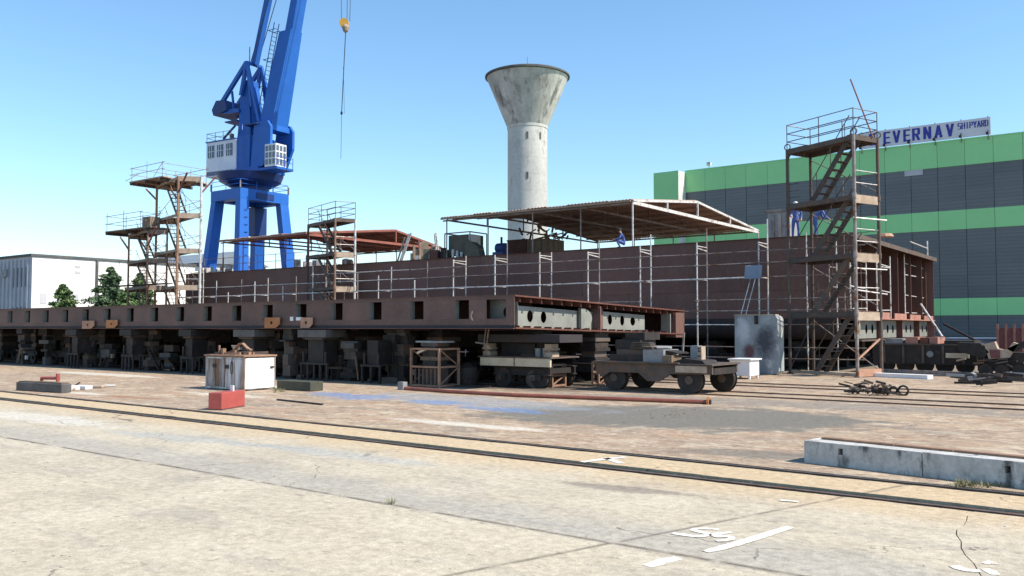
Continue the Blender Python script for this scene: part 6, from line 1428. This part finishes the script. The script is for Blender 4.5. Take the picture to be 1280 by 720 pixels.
# banner sign on the roof
YS = YG - .2
a = PY(1074, 180, YS); b = PY(1238, 147, YS); zs_ = zt + .14; ze_ = PY(1237, 146, YS).z
sign = thing('roof_sign', 'long pale banner sign with blue lettering on the roof of the green hall', 'sign', (a.x, YS, zs_))
MB().box(a.x, YS, zs_ + .05, b.x, YS + .06, ze_).build('board', 'banner', sign)
for k in range(6):
    x = a.x + (b.x - a.x) * (k + .1) / 5.2; MB().bar((x, YS + .1, zs_ - .4), (x, YS + .1, ze_ + .12), .1).build('sign_post', 'galv_dull', sign); MB().bar((x, YS - .5, zs_ - .02), (x, YS - .02, zs_ + .5), .08).build('floodlight_arm', 'dark', sign); MB().box(x - .12, YS - .62, zs_ + .0, x + .12, YS - .45, zs_ + .22).build('floodlight', 'dark', sign)
GL = {'S': [(.12, .06, .88, .06), (.88, .06, .88, .5), (.12, .5, .88, .5), (.12, .5, .12, .94), (.12, .94, .88, .94)], 'E': [(.12, 0, .12, 1), (.12, .07, .92, .07), (.12, .5, .82, .5), (.12, .93, .92, .93)],
      'V': [(.10, 1, .5, 0), (.90, 1, .5, 0)], 'R': [(.12, 0, .12, 1), (.12, .93, .85, .93), (.88, .93, .88, .5), (.12, .5, .85, .5), (.5, .5, .92, 0)], 'N': [(.12, 0, .12, 1), (.88, 0, .88, 1), (.12, 1, .88, 0)],
      'A': [(.10, 0, .5, 1), (.90, 0, .5, 1), (.25, .3, .75, .3)], 'H': [(.12, 0, .12, 1), (.88, 0, .88, 1), (.12, .5, .88, .5)], 'I': [(.5, 0, .5, 1)], 'P': [(.12, 0, .12, 1), (.12, .93, .85, .93), (.88, .93, .88, .45), (.12, .45, .85, .45)],
      'Y': [(.08, 1, .5, .45), (.92, 1, .5, .45), (.5, .5, .5, 0)], 'D': [(.12, 0, .12, 1), (.12, .93, .75, .93), (.12, .07, .75, .07), (.88, .85, .88, .15)]}
def letter(ch, x, z, h, wd, th):
    mb = MB()
    for k, (u0, v0, u1, v1) in enumerate(GL[ch]):
        p = Vector((x + u0 * wd, YS - .03 - .004 * k, z + v0 * h)); q = Vector((x + u1 * wd, YS - .03 - .004 * k, z + v1 * h)); d_ = (q - p).normalized()
        hz_ = abs(d_.z) < .3; w = th * (.62 if hz_ else 1)
        mb.bar(p - (d_ * .0), q, .03, w, up=(1, 0, 0) if abs(d_.x) < .9 else (0, 0, 1)) if False else None
        n_ = Vector((-d_.z, 0, d_.x)) * w / 2
        if hz_: p = p - d_ * th * .35; q = q + d_ * th * .35
        mb.ext([p + n_, q + n_, q - n_, p - n_], (0, .02, 0))
    mb.build('letter', 'letter', sign)
pxs = [1087, 1105, 1116.5, 1130, 1141, 1155, 1169, 1183.5]; H_ = ze_ - zs_
for ch, px in zip('SEVERNAV', pxs):
    x = PY(px, 180, YS).x; x2 = PY(px + (7.6 if ch in 'ES' else 8.8), 180, YS).x; letter(ch, x, zs_ + .18 * H_, .70 * H_, x2 - x, .25)
for i, ch in enumerate('SHIPYARD'):
    px = 1197.5 + i * 4.85; x = PY(px, 165, YS).x; x2 = PY(px + 4.1, 165, YS).x; w_ = (x2 - x)
    letter(ch, x, zs_ + .5 * H_, .36 * H_, w_, .10)
x = PY(1079, 185, YS).x; m_ = MB()
m_.ext([(x + .5 + .42 * math.cos(q), YS - .03, zs_ + .5 * H_ + .42 * math.sin(q)) for q in [2 * math.pi * k / 20 for k in range(20)]], (0, .028, 0)); m_.build('emblem', 'bluegrey', sign)

# ================================================================== WHITE BUILDING LEFT
rr = ray(40, 320); kk = 115.0 / rr.dot(Fw); bc = Vector((rr.x * kk, rr.y * kk, 0)); zb = HC + rr.z * kk
wb = thing('white_building', 'plain white flat roofed building with narrow windows, far left', 'building', tuple(bc))
Lr = 26.0; Ll = 60.0
MB().box(bc.x - Ll, bc.y, 0, bc.x - .02, bc.y + Lr, zb).build('wall_core', 'wallgrey', wb); MB().box(bc.x - .018, bc.y + .01, 0, bc.x + .10, bc.y + 11.9, zb - .02).build('side_wall', 'wallwhite', wb)
MB().box(bc.x - .018, bc.y + 12.0, 0, bc.x + .09, bc.y + Lr, zb - .02).build('side_wall', 'wallwhite', wb)
MB().box(bc.x - Ll, bc.y - .25, zb, bc.x + .3, bc.y + Lr, zb + .3).build('parapet', 'concrim', wb)
pd = PX(121, 350, bc.x + .2); MB().bar((bc.x + .2, pd.y, 0), (bc.x + .2, pd.y, zb), .28).build('downpipe', 'concrim', wb)
for k in range(16):
    x = bc.x - .9 - 1.12 * k; MB().box(x, bc.y - .22, 0, x + .28, bc.y - .002, zb - .4).build('wall_rib', 'wallgrey', wb)
    if k < 15 and k not in (5,):
        for (z0_, z1_) in ((zb - 4.0, zb - 1.4), (zb - 9.2, zb - 6.6)):
            if k < 4 or k > 6: MB().box(x - .72, bc.y - .03, z0_, x - .12, bc.y - .002, z1_).build('window', 'glass' if k % 3 else 'greypane', wb)
for (px, py, hw, hh) in ((97, 333.5, .38, .18), (97, 340.5, .38, .18), (54, 373, .45, .7), (95, 373, .35, .6)):
    q = PX(px, py, bc.x + .1); MB().box(bc.x + .101, q.y - hw, q.z - hh, bc.x + .14, q.y + hw, q.z + hh).build('small_window', 'wallgrey', wb)
p = PY(4, 341, bc.y - .4); MB().box(p.x - .6, bc.y - .45, p.z - .55, p.x + 1.0, bc.y - .23, p.z + .45).build('air_unit', 'greysteel', wb)
# blue grey low roof behind the scaffold towers
p = PY(160, 322, 80); q = PY(252, 330, 80); t = thing('far_shed', 'far blue grey shed roof seen between the left scaffold towers', 'shed', (p.x, 80, 0))
MB().box(p.x, 80, 0, q.x, 92, p.z - 1.8).build('shed_wall', 'wallgrey', t); m_ = MB(); m_.ext([(p.x - .5, 79.5, p.z - 1.8), (p.x - .5, 92.5, p.z - 1.8), (p.x - .5, 86, p.z + .4)], (q.x - p.x + 1, 0, 0)); m_.build('shed_roof', 'farroof', t)

# ================================================================== TREES
def spruce(name, label, px, ytop, ybase, D0, wpx, mleaf, loose=1.0, seed=1, dens=5000):
    rnd = random.Random(seed); rr = ray(px, 410); kk = D0 / rr.dot(Fw); c = Vector((rr.x * kk, rr.y * kk, 0)); H_ = HC + (410 - ytop) * D0 / FPX; Rm = wpx / 2 * D0 / FPX
    t = thing(name, label, 'tree', tuple(c))
    MB().tube((c.x, c.y, 0), (c.x, c.y, H_ * .96), .22, 8, .03).build('trunk', 'bark', t)
    m_ = MB(); br = MB(); nb = int(170)
    for k in range(nb):
        f_ = (k + rnd.random()) / nb; z = H_ * (.25 + .75 * f_); L_ = Rm * (1 - f_) ** .85 * (.75 + .25 * math.sin(f_ * 40) + rnd.uniform(-.25, .2)) * loose + .12; a_ = rnd.random() * 6.283
        dz = -.18 * L_ if f_ < .7 else .15 * L_
        tip = Vector((c.x + L_ * math.cos(a_), c.y + L_ * math.sin(a_), z + dz)); br.tube((c.x, c.y, z), tip, .035, 4, .01)
        nl = int(dens / nb * (.35 + .9 * (1 - f_)))
        for j in range(nl):
            g_ = rnd.random() ** .6; p = Vector((c.x, c.y, z)).lerp(tip, g_); sp = .28 * L_ * (1.1 - g_ * .6) + .06
            p += Vector((rnd.gauss(0, sp * .5), rnd.gauss(0, sp * .5), rnd.gauss(0, sp * .28)))
            s = rnd.uniform(.10, .22); u_ = Vector((rnd.gauss(0, 1), rnd.gauss(0, 1), rnd.gauss(0, .6))).normalized() * s; v_ = Vector((rnd.gauss(0, 1), rnd.gauss(0, 1), rnd.gauss(0, .6))).normalized() * s * .6
            m_.add([p - u_, p + v_, p + u_, p - v_], [(0, 1, 2, 3)])
    br.build('branches', 'bark', t); me_o = m_.build('crown', mleaf, t); return t
spruce('spruce_tree', 'small layered spruce tree in front of the white building', 78, 356, 390, 92, 74, 'leaf', 1.1, 3, 16000)
spruce('spruce_tree', 'dense taller conifer left of the scaffold towers', 137, 335, 390, 90, 86, 'leafdk', 1.1, 5, 34000)
spruce('spruce_tree', 'yellow green tree half hidden behind the scaffold towers', 174, 342, 390, 94, 62, 'leaf', 1.15, 8, 18000)
spruce('spruce_tree', 'small conifer between the dense conifer and the towers, lower and paler', 158, 360, 390, 88, 50, 'leaf', 1.15, 9, 10000)

# ================================================================== WEEDS AND GRIT
m_ = MB(); rnd = random.Random(4)
def tuft(p, n_, h):
    for k in range(n_):
        a_ = rnd.random() * 6.28; r_ = rnd.random() * .06; q = Vector((p.x + r_ * math.cos(a_), p.y + r_ * math.sin(a_), p.z)); tp = q + Vector((math.cos(a_) * h * .5, math.sin(a_) * h * .5, h * rnd.uniform(.5, 1))); sd_ = Vector((-math.sin(a_), math.cos(a_), 0)) * .006
        m_.add([q - sd_, q + sd_, tp], [(0, 1, 2)])
for k in range(60):
    x = rnd.uniform(-30, 2); tuft(Vector((x, RY(12.56, x) + rnd.uniform(-.03, .05), -.03)), 5, .05)
for k in range(26):
    x = rnd.uniform(-14, -1); tuft(Vector((x, yL1(x), -.02)), 6, .045)
tuft(G(489, 630), 24, .09)
for k in range(60): p = G(rnd.uniform(1180, 1280), 0 + 600); q = G(1190 + rnd.random() * 85, 604 + rnd.random() * 6); tuft(Vector((q.x, q.y, 0)), 5, .10)
for k in range(14): q = G(343 + rnd.random() * 12, 488 + rnd.random() * 3); tuft(Vector((q.x, q.y, 0)), 8, .16)
for k in range(22): q = G(rnd.gauss(840, 35), rnd.gauss(519, 3)); tuft(Vector((q.x, q.y, 0)), 5, .05)
tag(m_.build('weeds', 'weed', org=(0, 0, 0)), 'sparse dry weeds growing in joints and beside the concrete barrier', 'weeds', kind='stuff')
m_ = MB()
for k in range(700):
    if k < 400: q = G(rnd.uniform(0, 1280), rnd.uniform(500, 715))
    else: q = G(rnd.uniform(0, 1280), rnd.uniform(478, 560))
    s = rnd.uniform(.003, .010); z = -.0 + .0; v = [Vector((q.x + rnd.gauss(0, s), q.y + rnd.gauss(0, s), z + abs(rnd.gauss(0, s * .6)))) for _ in range(4)]
    m_.add(v, [(0, 1, 2), (0, 1, 3), (1, 2, 3), (0, 2, 3)])
tag(m_.build('grit', 'grit', org=(0, 0, 0)), 'loose grit and small chips scattered over the yard', 'grit', kind='stuff')
